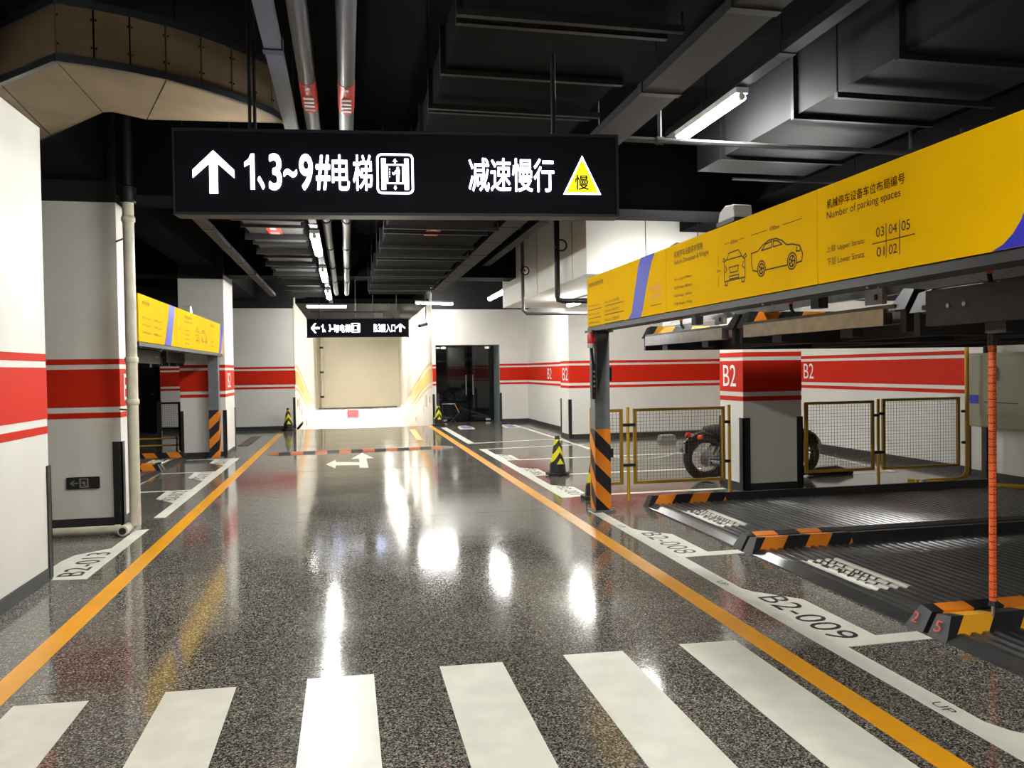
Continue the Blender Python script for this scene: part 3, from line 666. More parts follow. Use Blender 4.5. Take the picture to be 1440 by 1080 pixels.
trunk('narrow lighting trunking above the right yellow board', 3.05, 2.6, 7.0, 3.828, .11, 1.2)
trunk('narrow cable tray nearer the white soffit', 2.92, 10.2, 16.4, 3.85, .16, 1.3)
def main_pipe(x, label, tape):
    t = thing('fire_main_pipe', (x, 10, 3.5), label, 'pipe', 'fire main pipes along the lane')
    MB().tube([(x, 1.5, 3.56), (x, 19.5, 3.56)], .055, 14).build('pipe', M_pipe, t, smooth=True)
    for y in (8.2, 10.0, 12.2, 14.4, 16.6): MB().lathe((x, y, 3.56), [(.064, 0), (.068, .02), (.068, .07), (.064, .09)], 14, axis='y').build('pipe_coupling', M_dpipe, t)
    o = MB().lathe((x, tape, 3.56), [(.057, 0), (.057, .55)], 16, axis='y').build('red_label', M_redtape, t, smooth=True); o['label'] = 'red label band with white lettering'
    for k in range(4): box('label_print', M_whiteprint, o, x-.034, x+.034, tape+.22+k*.075, tape+.255+k*.075, 3.497, 3.502)
    box('label_print', M_whiteprint, o, x-.010, x+.014, tape+.03, tape+.07, 3.499, 3.503)
    for y in (3.0, 7.0, 11.0, 15.0): MB().tube([(x, y, 3.61), (x, y, 4.5)], .006, 6).build('hanging_rod', M_dpipe, t)
main_pipe(-.22, 'silver fire main pipe, left of the pair', 5.25); main_pipe(.03, 'silver fire main pipe, right of the pair', 5.25)
sp = thing('sprinkler_pipe', (3.9, 6.0, 3.49), 'thin silver sprinkler pipe crossing above the right yellow board', 'pipe')
MB().tube([(2.22, 6.0, 3.49), (6.2, 6.0, 3.49)], .024, 8).build('pipe', M_pipe, sp, smooth=True)
for x, z in ((2.52, 4.08), (4.86, 4.05), (5.38, 3.73)): MB().tube([(x, 6.0, 3.47), (x, 6.0, z)], .018, 8).build('drop_pipe', M_pipe, sp, smooth=True)
MB().tube([(2.40, 6.0, 3.90), (2.52, 6.0, 3.90), (2.58, 6.0, 3.90), (2.58, 6.0, 3.82)], .018, 8).build('side_arm', M_pipe, sp)
for x in (2.52, 4.86): MB().lathe((x-.03, 6.0, 3.49), [(.034, 0), (.034, .06)], 8, axis='x').build('tee_joint', M_pipe, sp)
sp2 = thing('sprinkler_pipe', (3.9, 7.6, 3.6), 'thinner silver pipe just above the right yellow board', 'pipe')
MB().tube([(4.0, 7.6, 3.62), (6.6, 7.6, 3.62)], .016, 8).build('pipe', M_pipe, sp2, smooth=True)
for x in (4.6, 6.2): MB().tube([(x, 7.6, 3.62), (x, 7.6, 4.49)], .008, 6).build('hanging_rod', M_dpipe, sp2)
bp_ = thing('valve_pipe', (3.45, 12.6, 2.8), 'black pipe with valve wheel running down the soffit side', 'pipe')
MB().tube([(3.45, 12.6, 4.49), (3.45, 12.6, 2.86), (3.46, 12.6, 2.80), (3.54, 12.6, 2.78), (5.2, 12.6, 2.78)], .045, 10).build('pipe', M_dpipe, bp_, smooth=True)
MB().lathe((3.40, 12.35, 3.66), [(.02, 0), (.02, .2)], 8, axis='y').build('valve_stem', M_dpipe, bp_); MB().torus((3.45, 12.33, 3.66), .09, .014, 'y', 16, 6).build('valve_wheel', M_dpipe, bp_)
bp2 = thing('valve_pipe', (3.45, 15.2, 2.8), 'thinner silver pipe bent under the soffit near the lane', 'pipe')
MB().tube([(3.45, 15.2, 4.49), (3.45, 15.2, 2.82), (3.52, 15.2, 2.76), (5.4, 15.2, 2.76)], .035, 10).build('pipe', M_pipe, bp2, smooth=True)
MB().torus((3.45, 14.98, 3.58), .08, .013, 'y', 16, 6).build('valve_wheel', M_dpipe, bp2); MB().tube([(3.45, 15.2, 3.58), (3.45, 14.98, 3.58)], .018, 6).build('valve_stem', M_dpipe, bp2)
gl = thing('globe_detector', (2.50, 4.45, 3.93), 'round pale globe fitting near the ceiling lamp trunking', 'fitting')
MB().lathe((2.50, 4.45, 3.93), [(.02, 0), (.075, .02), (.095, .07), (.085, .12), (.05, .14)], 18).build('globe', M_whitebutton, gl, smooth=True)
MB().lathe((2.50, 4.45, 4.07), [(.045, 0), (.045, .43)], 10).build('stem', M_dpipe, gl)
cc = thing('security_camera', (2.30, 23.4, 3.0), 'small black security camera hanging at the ramp corner', 'camera')
MB().tube([(2.32, 23.3, 4.49), (2.32, 23.3, 3.06)], .018, 6).build('drop_rod', M_dpipe, cc); MB().tube([(2.34, 23.3, 3.04), (2.10, 23.0, 2.96)], .05, 10).build('camera_body', M_dpipe, cc)
# overhead pipework at the ramp mouth
rm = thing('sprinkler_pipe', (0, 21.2, 3.1), 'thin silver pipes bent above the far sign', 'pipe')
MB().tube([(-.9, 21.0, 3.22), (1.10, 21.0, 3.22), (1.10, 21.0, 3.45)], .022, 6).build('pipe', M_pipe, rm); MB().tube([(-.6, 21.2, 3.05), (.98, 21.2, 3.05), (.98, 21.2, 3.22)], .018, 6).build('pipe', M_pipe, rm)
for x in (.25, .7): MB().tube([(x, 21.1, 3.05), (x, 21.1, 4.49)], .012, 6).build('hanging_rod', M_pipe, rm)

# ---------------------------------------------------------------- yellow board structures of the mechanical car park
def board_frame(side):
    """side = 1: right of the lane, -1: left of the lane. Panels, steel beam, post."""
    if side > 0:
        t = thing('parking_lift_frame', (2.8, 5, 0), 'grey steel lift frame with long yellow information board on the right', 'parking lift')
        X, ya, yb, z0, z1 = 2.75, 8.74, .2, 2.13, 2.69
        fr = Frame((X, ya, 0), (0, -1, 0), (0, 0, 1)); seams = [0, 2.30, 4.555, 6.85, 8.54]
    else:
        t = thing('parking_lift_frame', (-2.45, 13, 0), 'grey steel lift frame with yellow information board on the left', 'parking lift')
        X, ya, yb, z0, z1 = -2.40, 9.97, 16.75, 2.05, 2.62
        fr = Frame((X, ya, 0), (0, 1, 0), (0, 0, 1)); fr.o.y = 9.2; seams = [.77, 2.9, 5.2, 7.55]
    L = abs(yb-ya); s = side
    pans = []
    for a, b_ in zip(seams[:-1], seams[1:]):
        pans.append(poly(fr, [(a+.003, z0), (b_-.003, z0), (b_-.003, z1), (a+.003, z1)], -.02, 0).build('board_panel', M_panel, t))
    y0, y1 = min(ya, yb), max(ya, yb)
    box('beam_web', M_dsteel, t, X+s*.09, X+s*.11, y0, y1, z0-.03, z1-.05)
    box('beam_flange', M_dsteel, t, X+s*.0, X+s*.19, y0, y1, z0-.055, z0-.008); box('beam_flange', M_dsteel, t, X+s*.02, X+s*.18, y0, y1, z1-.07, z1-.05)
    k = y0+.3
    while k < y1:                       # bolts along the flange
        for q in (.05, .12): MB().lathe((X+s*q, k, z0-.067), [(.010, 0), (.010, .012)], 6).build('bolt', M_galv, t)
        k += 1.1
    return t, fr, pans, X, z0, z1
t, fr, pans, X, z0, z1 = board_frame(1)
lift = t
H = .002
P1, P2, P3, P4 = pans
poly(fr, [(1.35, z0), (1.45, 2.19), (1.52, 2.35), (1.64, 2.62), (1.70, z1), (2.05, z1), (1.96, 2.60), (1.84, 2.40), (1.75, 2.21), (1.69, z0)], .0005, .002).build('blue_stripe', M_lilac, P1)
text('机械停车设备使用说明', M_brownink, P1, fr, .06, 2.575, .05, .53, h=H)
for k, (a, b_) in enumerate((('安全须知', 'Safety notes'), ('操作方法', 'Operation'), ('注意事项', 'Attention'))):
    zz = 2.365-k*.095
    text(a+' '+b_, M_brownink, P1, fr, .05, zz-.02, .026, .42, h=H); strokes(fr, [[(.05, zz-.05), (.52, zz-.05)], [(.63, zz-.045), (1.23, zz-.045)]], .008, H).build('ruled_line', M_brownink, P1)
    text(b_+' '+a, M_brownink, P1, fr, .63, zz-.02, .032, .46, h=H)
text('停车须知', M_pinkink, P1, fr, 1.93, 2.345, .055, .26, h=H); text('禁止停留', M_pinkink, P1, fr, 1.94, 2.275, .05, .24, h=H)
strokes(fr, [[(1.94, 2.215), (2.19, 2.215)]], .006, H).build('ruled_line', M_brownink, P1)
text('机械停车设备容车规格', M_brownink, P2, fr, 2.48, 2.575, .055, .55, h=H); text('Vehicle Dimension & Weight', M_brownink, P2, fr, 2.48, 2.505, .05, .65, h=H)
for k, q in enumerate(('车长 Length: 4700mm', '车宽 Width: 1850mm', '车高 Height: 1550mm', '车重 Weight: 1700kg')): text(q, M_brownink, P2, fr, 2.475, 2.375-k*.069, .030, .35, h=H)
LW = .0085
fc = [[(3.385, 2.275), (3.385, 2.42), (3.43, 2.435), (3.455, 2.475), (3.60, 2.48), (3.645, 2.43), (3.69, 2.40), (3.69, 2.275), (3.385, 2.275)], [(3.43, 2.43), (3.645, 2.43)], [(3.455, 2.37), (3.60, 2.37), (3.585, 2.33), (3.475, 2.33), (3.455, 2.37)],
      [(3.46, 2.305), (3.60, 2.305), (3.60, 2.285), (3.46, 2.285), (3.46, 2.305)], [(3.40, 2.39), (3.425, 2.36), (3.395, 2.34)], [(3.675, 2.39), (3.65, 2.36), (3.68, 2.34)],
      [(3.395, 2.275), (3.395, 2.245), (3.43, 2.245), (3.43, 2.275)], [(3.645, 2.275), (3.645, 2.245), (3.68, 2.245), (3.68, 2.275)], [(3.385, 2.42), (3.365, 2.43), (3.375, 2.45), (3.40, 2.43)], [(3.69, 2.41), (3.715, 2.42), (3.70, 2.44), (3.67, 2.42)]]
strokes(fr, fc, LW, H).build('car_front_drawing', M_brownink, P2)
sc_ = [[(3.78, 2.425), (3.86, 2.428), (3.93, 2.458), (4.01, 2.480), (4.10, 2.477), (4.17, 2.452), (4.22, 2.418), (4.29, 2.410), (4.37, 2.388), (4.40, 2.335), (4.39, 2.29), (4.335, 2.287)], [(4.225, 2.287), (3.965, 2.289)], [(3.86, 2.293), (3.80, 2.305), (3.78, 2.36), (3.78, 2.425)],
       [(3.915, 2.425), (3.97, 2.46), (4.045, 2.468), (4.045, 2.428), (3.915, 2.425)], [(4.065, 2.428), (4.065, 2.467), (4.12, 2.458), (4.17, 2.428), (4.065, 2.428)], [(4.34, 2.385), (4.33, 2.36), (4.37, 2.355), (4.38, 2.375)]]
for cx in (3.912, 4.282):
    for r in (.052, .034): sc_.append([(cx+r*math.cos(a*PI/8), 2.305+r*math.sin(a*PI/8)) for a in range(17)])
    for a in range(5): sc_.append([(cx, 2.305), (cx+.034*math.cos(a*2*PI/5), 2.305+.034*math.sin(a*2*PI/5))])
strokes(fr, sc_, LW, H).build('car_side_drawing', M_brownink, P2)
strokes(fr, [[(3.39, 2.55), (3.46, 2.55)], [(3.61, 2.55), (3.68, 2.55)], [(3.78, 2.55), (3.99, 2.55)], [(4.18, 2.55), (4.40, 2.55)], [(3.29, 2.48), (3.29, 2.40)], [(3.29, 2.33), (3.29, 2.25)]], .004, H).build('dimension_line', M_brownink, P2)
text('1850mm', M_brownink, P2, fr, 3.48, 2.535, .027, .11, h=H); text('4700mm', M_brownink, P2, fr, 4.02, 2.535, .030, .12, h=H); text('1550mm', M_brownink, P2, fr, 3.26, 2.355, .022, .07, h=H)
text('机械停车设备车位布局编号', M_brownink, P3, fr, 4.65, 2.553, .055, .65, h=H, bold=.003, res=5)
text('Number of parking spaces', M_brownink, P3, fr, 4.65, 2.482, .055, .62, h=H, res=5)
text('上层 Upper Strata:', M_brownink, P3, fr, 4.645, 2.296, .042, .345, h=H, res=5); text('下层 Lower Strata:', M_brownink, P3, fr, 4.65, 2.225, .042, .34, h=H, res=5)
strokes(fr, [[(5.05, 2.288), (5.37, 2.288)], [(5.16, 2.377), (5.16, 2.202)], [(5.26, 2.377), (5.26, 2.204)]], .005, H).build('ruled_line', M_brownink, P3)
for q, a, c in (('03', 5.082, 2.318), ('04', 5.18, 2.318), ('05', 5.275, 2.318), ('01', 5.085, 2.214), ('02', 5.18, 2.214)): text(q, M_brownink, P3, fr, a, c, .050, .062, h=H, res=5)
poly(fr, [(5.84, z0), (5.90, 2.152), (5.95, 2.19), (5.99, 2.24), (6.03, 2.32), (6.10, 2.48), (6.22, z1), (6.6, z1), (6.45, 2.45), (6.35, 2.2), (6.3, z0)], .0005, .002).build('blue_stripe', M_blue, P3)
# end post with gusset and warning stripes
po = box('post', M_steel, lift, 2.765, 2.945, 8.55, 8.72, 0, 2.085)
MB().prism([(2.945, 2.08), (2.80, 2.08), (2.80, 1.35)], 8.535, 8.55, 'y').build('gusset_plate', M_dsteel, po)
box('post_cap', M_dsteel, po, 2.72, 2.98, 8.50, 8.76, 2.06, 2.085)
box('warning_stripe_wrap', M_hazPost, po, 2.762, 2.948, 8.547, 8.723, .02, .95)
box('base_plate', M_steel, po, 2.72, 2.99, 8.50, 8.77, 0, .018)
for x in (2.74, 2.97):
    for y in (8.52, 8.75): MB().lathe((x, y, .018), [(.012, 0), (.012, .03)], 6).build('anchor_bolt', M_galv, po)
box('junction_box', M_rubber, po, 2.945, 2.985, 8.56, 8.62, .62, .72); box('junction_box', M_rubber, po, 2.945, 2.985, 8.58, 8.66, 1.50, 1.66)
# rear rails, hoist beam and hanger plates behind the board
for z, M in ((2.29, M_dsteel), (2.17, M_galv)):
    box('hoist_rail', M, lift, 3.62, 3.68, .3, 8.6, z-.05, z+.05)
for y in (4.80, 7.1, 2.3): 
    pl = box('hanger_plate', M_galv, lift, 3.58, 3.62, y-.09, y+.09, 2.06, 2.42)
    box('bolt', M_ink, pl, 3.57, 3.58, y-.04, y-.02, 2.09, 2.13)
for y in (8.62, 6.4, 4.12, 1.9): box('cross_beam', M_dsteel, lift, 2.85, 8.4, y-.05, y+.05, 2.44, 2.58)
box('rear_beam', M_dsteel, lift, 8.3, 8.45, .3, 8.7, 2.3, 2.6)
for y in (1.9,): box('post', M_steel, lift, 8.32, 8.48, y-.08, y+.08, 0, 2.3)
MB().tube([(3.6, 8.0, 2.22), (3.6, 3.0, 2.22)], .016, 6).build('drive_chain', M_rubber, lift)
for x, y in ((3.45, 7.7), (3.45, 5.62), (3.45, 3.66)):
    b = MB().tube([(x, y, 2.20), (x, y, 2.135)], .022, 8).build('safety_hook_pin', M_orange, lift)
    MB().tube([(x, y, 2.135), (x, y-.01, 2.09), (x+.03, y-.01, 2.055)], .014, 6).build('safety_hook', M_rubber, b)
    box('sensor_box', M_rubber, lift, x-.03, x+.05, y-.42, y-.32, 2.07, 2.18)
be = thing('beacon_light', (2.71, 8.52, 1.88), 'red warning beacon on the striped grey post', 'beacon')
MB().lathe((2.715, 8.50, 1.93), [(.045, 0), (.045, .10), (.038, .125), (.01, .135)], 16).build('lens', M_beacon, be, smooth=True)
MB().lathe((2.715, 8.50, 1.88), [(.046, 0), (.046, .05)], 16).build('base', M_galv, be)
MB().tube([(2.715, 8.50, 1.88), (2.74, 8.52, 1.70), (2.745, 8.53, 1.30)], .016, 6).build('cable_conduit', M_dpipe, be)
cb = thing('control_box', (2.74, 8.52, 1.4), 'narrow black push-button control box on the grey post', 'control box')
box('box_body', M_rubber, cb, 2.722, 2.765, 8.50, 8.57, 1.30, 1.70)
for k in range(5): box('push_button', M_galv if k else M_beacon, cb, 2.735, 2.755, 8.494, 8.50, 1.38+k*.055, 1.405+k*.055)
fd = thing('floodlight', (2.86, 5.43, 2.69), 'small white floodlight on top of the right yellow board', 'floodlight')
MB().prism([(5.30, 2.745), (5.56, 2.745), (5.53, 2.82), (5.44, 2.855), (5.31, 2.84)], 2.80, 2.95, 'x').build('lamp_head', M_floody, fd, bevel=.01)
box('lamp_rim', M_rubber, fd, 2.795, 2.955, 5.29, 5.57, 2.715, 2.745); box('bracket', M_rubber, fd, 2.85, 2.90, 5.40, 5.46, 2.64, 2.72)
fd2 = thing('cable_clip', (2.82, 6.3, 2.64), 'small black cable clip on top of the right board', 'clip')
MB().prism([(6.22, 2.66), (6.48, 2.66), (6.44, 2.71), (6.30, 2.72)], 2.79, 2.85, 'x').build('clip_body', M_rubber, fd2); box('clip_foot', M_rubber, fd2, 2.8, 2.84, 6.3, 6.36, 2.62, 2.66)

# left board
t, fr, pans, X, z0, z1 = board_frame(-1)
Q1, Q2, Q3 = pans
def S_(a): return a
poly(fr, [(2.10, z0), (2.18, 2.15), (2.36, 2.45), (2.42, z1), (2.80, z1), (2.72, 2.45), (2.56, 2.15), (2.50, z0)], .0005, .002).build('blue_stripe', M_lilac, Q1)
text('停车须知', M_brownink, Q1, fr, .95, 2.50, .05, .35, h=H)
for k in range(3): 
    text('操作方法 Operation', M_brownink, Q1, fr, .95, 2.33-k*.09, .03, .42, h=H); text('注意事项 Attention', M_brownink, Q1, fr, 1.50, 2.33-k*.09, .03, .46, h=H)
text('禁止停留', M_redink, Q2, fr, 2.95, 2.30, .045, .22, h=H); text('机械停车设备容车规格', M_brownink, Q2, fr, 3.45, 2.50, .05, .55, h=H); text('Vehicle Dimension & Weight', M_brownink, Q2, fr, 3.45, 2.43, .045, .62, h=H)
for k, q in enumerate(('车长 4700mm', '车宽 1850mm', '车高 1550mm', '车重 1700kg')): text(q, M_brownink, Q2, fr, 3.45, 2.31-k*.07, .035, .34, h=H)
strokes(fr, [[(x+.95, y-.08) for x, y in l] for l in fc], .008, H).build('car_front_drawing', M_brownink, Q2); strokes(fr, [[(x*1.0+1.0, y-.08) for x, y in l] for l in sc_], .008, H).build('car_side_drawing', M_brownink, Q3)
text('车位布局编号', M_brownink, Q3, fr, 5.75, 2.50, .05, .40, h=H); text('上层 Upper', M_brownink, Q3, fr, 5.75, 2.22, .04, .3, h=H); text('下层 Lower', M_brownink, Q3, fr, 5.75, 2.14, .04, .3, h=H)
poly(fr, [(6.62, z0), (6.72, 2.15), (6.85, 2.45), (6.88, z1), (7.18, z1), (7.10, 2.45), (6.98, 2.15), (6.92, z0)], .0005, .002).build('blue_stripe', M_lilac, Q3)
po = box('post', M_steel, t, -2.63, -2.45, 16.02, 16.2, 0, 2.0)
box('warning_stripe_wrap', M_hazPostL, po, -2.633, -2.447, 16.017, 16.203, .02, .95); box('base_plate', M_steel, po, -2.68, -2.40, 15.98, 16.24, 0, .018)
for y in (10.1, 12.2, 14.3): box('cross_beam', M_dsteel, t, -8.2, -2.5, y-.05, y+.05, 2.3, 2.45)
box('post', M_steel, t, -8.3, -8.1, 10.0, 10.2, 0, 2.3); box('post', M_steel, t, -8.3, -8.1, 16.0, 16.2, 0, 2.3)
fd3 = thing('floodlight', (-2.5, 13.4, 2.6), 'small white floodlight on top of the left yellow board', 'floodlight')
MB().prism([(13.3, 2.62), (13.55, 2.62), (13.5, 2.72), (13.4, 2.75), (13.32, 2.73)], -2.56, -2.44, 'x').build('lamp_head', M_floody, fd3); box('bracket', M_rubber, fd3, -2.52, -2.48, 13.38, 13.46, 2.56, 2.62)

# ---------------------------------------------------------------- car pallets
PX0, PX1, PITCH_R = 3.42, 8.25, .080
def prof(x):
    """height of the corrugated deck at x"""
    q = ((x-PX0-.10) % PITCH_R)/PITCH_R
    if x < PX0+.10: return .012+.035*(x-PX0)/.10
    if q < .34: return .047
    if q < .5: return .047-.013*(q-.34)/.16
    if q < .84: return .034
    return .034+.013*(q-.84)/.16
def pallet(label, y0, y1, number=None, cap_no=(None, None), z=0., upper=False, mirror=False, hz=None, group=None, front=None, name='car_pallet', ribs=True):
    t = thing(name, (0, 0, 0), label, 'car pallet', group)
    xs = [PX0]
    if ribs:
        x = PX0+.10
        while x < PX1:
            for q in (0, .34, .5, .84): xs.append(x+q*PITCH_R)
            x += PITCH_R
    xs = [x for x in xs if x <= PX1]+[PX1]
    b = MB(); n = len(xs)
    vs_ = [(x, yy, prof(x) if ribs else .04) for yy in (y0+.10, y1-.10) for x in xs]+[(x, yy, -.0 if not upper else -.01) for yy in (y0+.10, y1-.10) for x in (xs[0], xs[-1])]
    fs = [(i, i+1, n+i+1, n+i) for i in range(n-1)]+[(2*n, 2*n+1, 2*n+3, 2*n+2), (0, n, 2*n+2, 2*n)]
    b.add(vs_, fs); dk = b.build('deck', M_deck, t)
    for k, (ya, yb) in enumerate(((y0, y0+.15), (y1-.15, y1))):
        inner_ = yb if k == 0 else ya; outer_ = ya if k == 0 else yb
        pr = [(outer_, 0.), (outer_, .125), (inner_+(-.045 if k == 0 else .045), .14), (inner_, .02), (inner_, 0)]
        hzm = hz or M_hazX
        # the striped lead with a bevelled end, then the plain curb behind it
        cu = MB(); lead = 1.0
        A = [(PX0, p[0], p[1]) for p in pr]; 
        cu.add([(PX0+(p[1]*.55), p[0], p[1]) for p in pr]+[(PX0+lead, p[0], p[1]) for p in pr], [(0, 1, 2, 3, 4), (9, 8, 7, 6, 5)]+[(i, (i+1) % 5, 5+(i+1) % 5, 5+i) for i in range(5)])
        c_ = cu.build('striped_curb', hzm, t); c_['label'] = 'warning-striped curb end'
        MB().add([(PX0+(p[1]*.55)-.006, p[0], p[1]+.001) for p in pr]+[(PX0+(p[1]*.55)+.004, p[0], p[1]+.001) for p in pr], [(0, 1, 2, 3, 4), (9, 8, 7, 6, 5)]+[(i, (i+1) % 5, 5+(i+1) % 5, 5+i) for i in range(5)]).build('end_cap', M_dsteel, c_)
        if cap_no[k]:
            text(cap_no[k], M_redink, c_, Frame((PX0+.014, yb-.035, .035), (0, -1, 0), (.48, 0, 1)), 0, 0, .07, .05, h=.012, label='red painted number')
        MB().add([(PX0+lead, p[0], p[1]*.95) for p in pr]+[(PX1, p[0], p[1]*.95) for p in pr], [(0, 1, 2, 3, 4), (9, 8, 7, 6, 5)]+[(i, (i+1) % 5, 5+(i+1) % 5, 5+i) for i in range(5)]).build('curb', M_dsteel, t)
    if upper:
        M_f = M_galv if front != 'dark' else M_dsteel
        box('front_beam', M_f, t, PX0-.03, PX0+.04, y0+.17, y1-.17, -.09, .015 if front != 'dark' else .12)
        for y in (y0+.02, y1-.06): box('side_beam', M_dsteel, t, PX0+.02, PX1, y, y+.05, -.14, 0)
        for x in (4.4, 5.6, 6.8, 8.0): box('cross_bearer', M_dsteel, t, x, x+.08, y0+.08, y1-.08, -.13, -.02)
        for y in (y0+.55, y1-.7): box('sensor_block', M_rubber, t, PX0+.02, PX0+.10, y, y+.14, -.15, -.09)
        if front == 'dark':
            for q in (.35, .47): MB().lathe((PX0-.036, y1-q, .02), [(.014, 0), (.014, .01)], 8, axis='x').build('bolt', M_galv, t)
    if number:
        ym = (y0+y1)/2
        b = MB(); q = [x for x in xs if 3.60 <= x <= 3.97]; n = len(q)
        b.add([(x, yy, prof(x)+.004) for yy in (ym-.36, ym+.51) for x in q], [(i, i+1, n+i+1, n+i) for i in range(n-1)])
        pl = b.build('number_plate', M_fwhite, t); pl['label'] = 'white bay number painted over the ribs'
        text(number, M_ink, pl, Frame((3.62, ym+.45, 0), (0, -1, 0), (1, 0, 0)), 0, .05, .22, .74, drape=prof, h=.007, bold=.012)
    t.location.z = z
    return t
GL, GU = 'lower car pallets on the right', 'upper car pallets on the right'
pallet('ribbed steel pallet on the floor beside the grey post', 6.40, 8.76, 'B2-0002', (None, None), group=GL)
pallet('ribbed steel pallet on the floor marked with white number plate', 4.14, 6.36, 'B2-0017', ('2', None), group=GL)
pallet('ribbed steel pallet at the right bottom corner by the orange chain', 1.86, 4.10, None, (None, '5'), group=GL, hz=M_hazXy)
pallet('raised car pallet above the floor pallet nearest the grey post', 6.50, 8.74, z=1.99, upper=True, group=GU, hz=M_hazXy, ribs=False)
pallet('raised car pallet with bright galvanised edge beam', 4.28, 6.44, z=1.99, upper=True, group=GU, ribs=False)
pallet('raised dark car pallet at the right edge of the view', 1.9, 4.24, z=1.96, upper=True, front='dark', group=GU, ribs=False)
def mirrored(t, dx):
    t.scale = (-1, 1, 1); t.location.x = dx
GM = 'car pallets on the left'
for y0, y1, z, u, lb in ((9.9, 12.0, 0, False, 'floor pallet in the left bays, half hidden by the drain pipe'), (12.05, 14.2, 0, False, 'floor pallet in the left bays with striped curb'), (14.25, 16.3, 0, False, 'floor pallet in the left bays beside the far column'),
                     (12.1, 14.2, 1.92, True, 'raised dark pallet under the left yellow board, nearer one'), (14.3, 16.2, 1.95, True, 'raised dark pallet under the left yellow board, farther one')):
    t = pallet(lb, y0, y1, 'B2-00' if (not u and y0 > 14) else None, z=z, upper=u, group=GM, ribs=not u, hz=M_hazX, front='dark' if u else None)
    mirrored(t, .34)

# orange chain sleeve
ch = thing('chain_sleeve', (3.77, 3.98, .14), 'orange dotted chain sleeve standing on the yellow-black curb', 'chain guard')
MB().tube([(3.77, 3.98, .22), (3.77, 3.98, 1.75)], .021, 14).build('sleeve', M_orange, ch, smooth=True)
for k in range(32):
    z = .24+k*.0475
    MB().lathe((3.77, 3.98, z), [(.0214, 0), (.0222, .002), (.0214, .004)], 14).build('sleeve_ring', M_brownink, ch)
    for a in (-2.0, -1.2): 
        for dz in (.012, .032):
            MB().lathe((3.77+.0208*math.cos(a), 3.98+.0208*math.sin(a), z+dz), [(.003, -.003), (.003, .003)], 5).build('sleeve_hole', M_ink, ch)
MB().tube([(3.77, 3.98, .13), (3.77, 3.98, .22)], .010, 8).build('eye_bolt', M_galv, ch); MB().lathe((3.77, 3.98, .19), [(.026, 0), (.018, .04)], 10).build('lower_cuff', M_rubber, ch)
MB().tube([(3.77, 3.98, 1.75), (3.77, 3.98, 2.45)], .026, 12).build('upper_hose', M_rubber, ch, smooth=True)
MB().tube([(3.70, 3.98, 2.24), (3.70, 3.98, 2.16)], .022, 8).build('red_stop', M_orange, ch)

# ---------------------------------------------------------------- mesh fences
def fence(x0, x1, y, z0, z1, posts, label, clamps=()):
    t = thing('mesh_fence', ((x0+x1)/2, y, 0), label, 'fence', 'yellow mesh fences')
    r = .018
    f = MB(); f.box(x0, x0+2*r, y-r, y+r, z0, z1).box(x1-2*r, x1, y-r, y+r, z0, z1).box(x0+2*r, x1-2*r, y-r, y+r, z0, z0+2*r).box(x0+2*r, x1-2*r, y-r, y+r, z1-2*r, z1)
    f.build('fence_frame', M_fence, t)
    m_ = MB(); k = x0+.05; q = .0018
    while k < x1-.03: m_.box(k-q, k+q, y-q, y+q, z0, z1); k += .043
    k = z0+.05
    while k < z1-.03: m_.box(x0, x1, y-q*2.2, y-q*.4, k-q, k+q); k += .043
    o = m_.build('wire_mesh', M_wire, t); o['kind'] = 'stuff'
    for x in posts: MB().tube([(x, y, 0), (x, y, z1+.02)], .020, 10).build('fence_post', M_pipeY, t, smooth=True)
    for x in clamps:
        for z in (z0+.24, z1-.20): box('clamp', M_rubber, t, x-.04, x+.04, y-.022, y+.022, z-.018, z+.018)
    return t
fence(2.94, 3.33, 9.2, .20, 1.14, (2.945-.02, 3.40), 'narrow yellow mesh fence behind the striped grey post', (3.37,))
fence(3.47, 4.70, 9.2, .20, 1.14, (4.765,), 'yellow mesh fence in front of the motorcycle rear wheel', (3.45, 4.73))
fence(5.90, 6.93, 9.3, .22, 1.16, (7.0,), 'yellow mesh fence right of the B2 column', (6.96,))
fence(7.06, 8.27, 9.3, .22, 1.18, (), 'yellow mesh fence next to the bent yellow pipe', (7.04,))
bpz = thing('bent_pipe', (8.3, 9.3, 0), 'bent yellow pipe standing beside the right fence', 'pipe')
MB().tube([(8.36, 9.26, 2.15), (8.36, 9.26, .22), (8.34, 9.25, .13), (8.28, 9.24, .08), (8.18, 9.23, .06), (7.50, 9.22, .05)], .028, 10).build('pipe', M_pipeY, bpz, smooth=True)
for z in (.55, .98): MB().lathe((8.31, 9.27, z), [(.02, -.02), (.02, .02)], 8, axis='x').build('clamp', M_dpipe, bpz)
MB().tube([(8.36, 9.26, 2.15), (8.38, 9.24, 2.22), (8.46, 9.2, 2.24), (8.62, 9.0, 2.16), (8.78, 8.6, 2.12), (8.80, 8.0, 2.25)], .014, 8).build('black_cable', M_rubber, bpz, smooth=True)
fp = thing('floor_pipe', (7.9, 8.9, 0), 'yellow pipe lying along the floor behind the pallets', 'pipe')
MB().tube([(7.45, 9.30, .05), (8.70, 8.20, .05)], .028, 8).build('pipe', M_pipeY, fp, smooth=True); MB().lathe((7.55, 9.12, .0), [(.05, 0), (.06, .05), (.03, .09)], 10).build('pipe_foot', M_galv, fp)
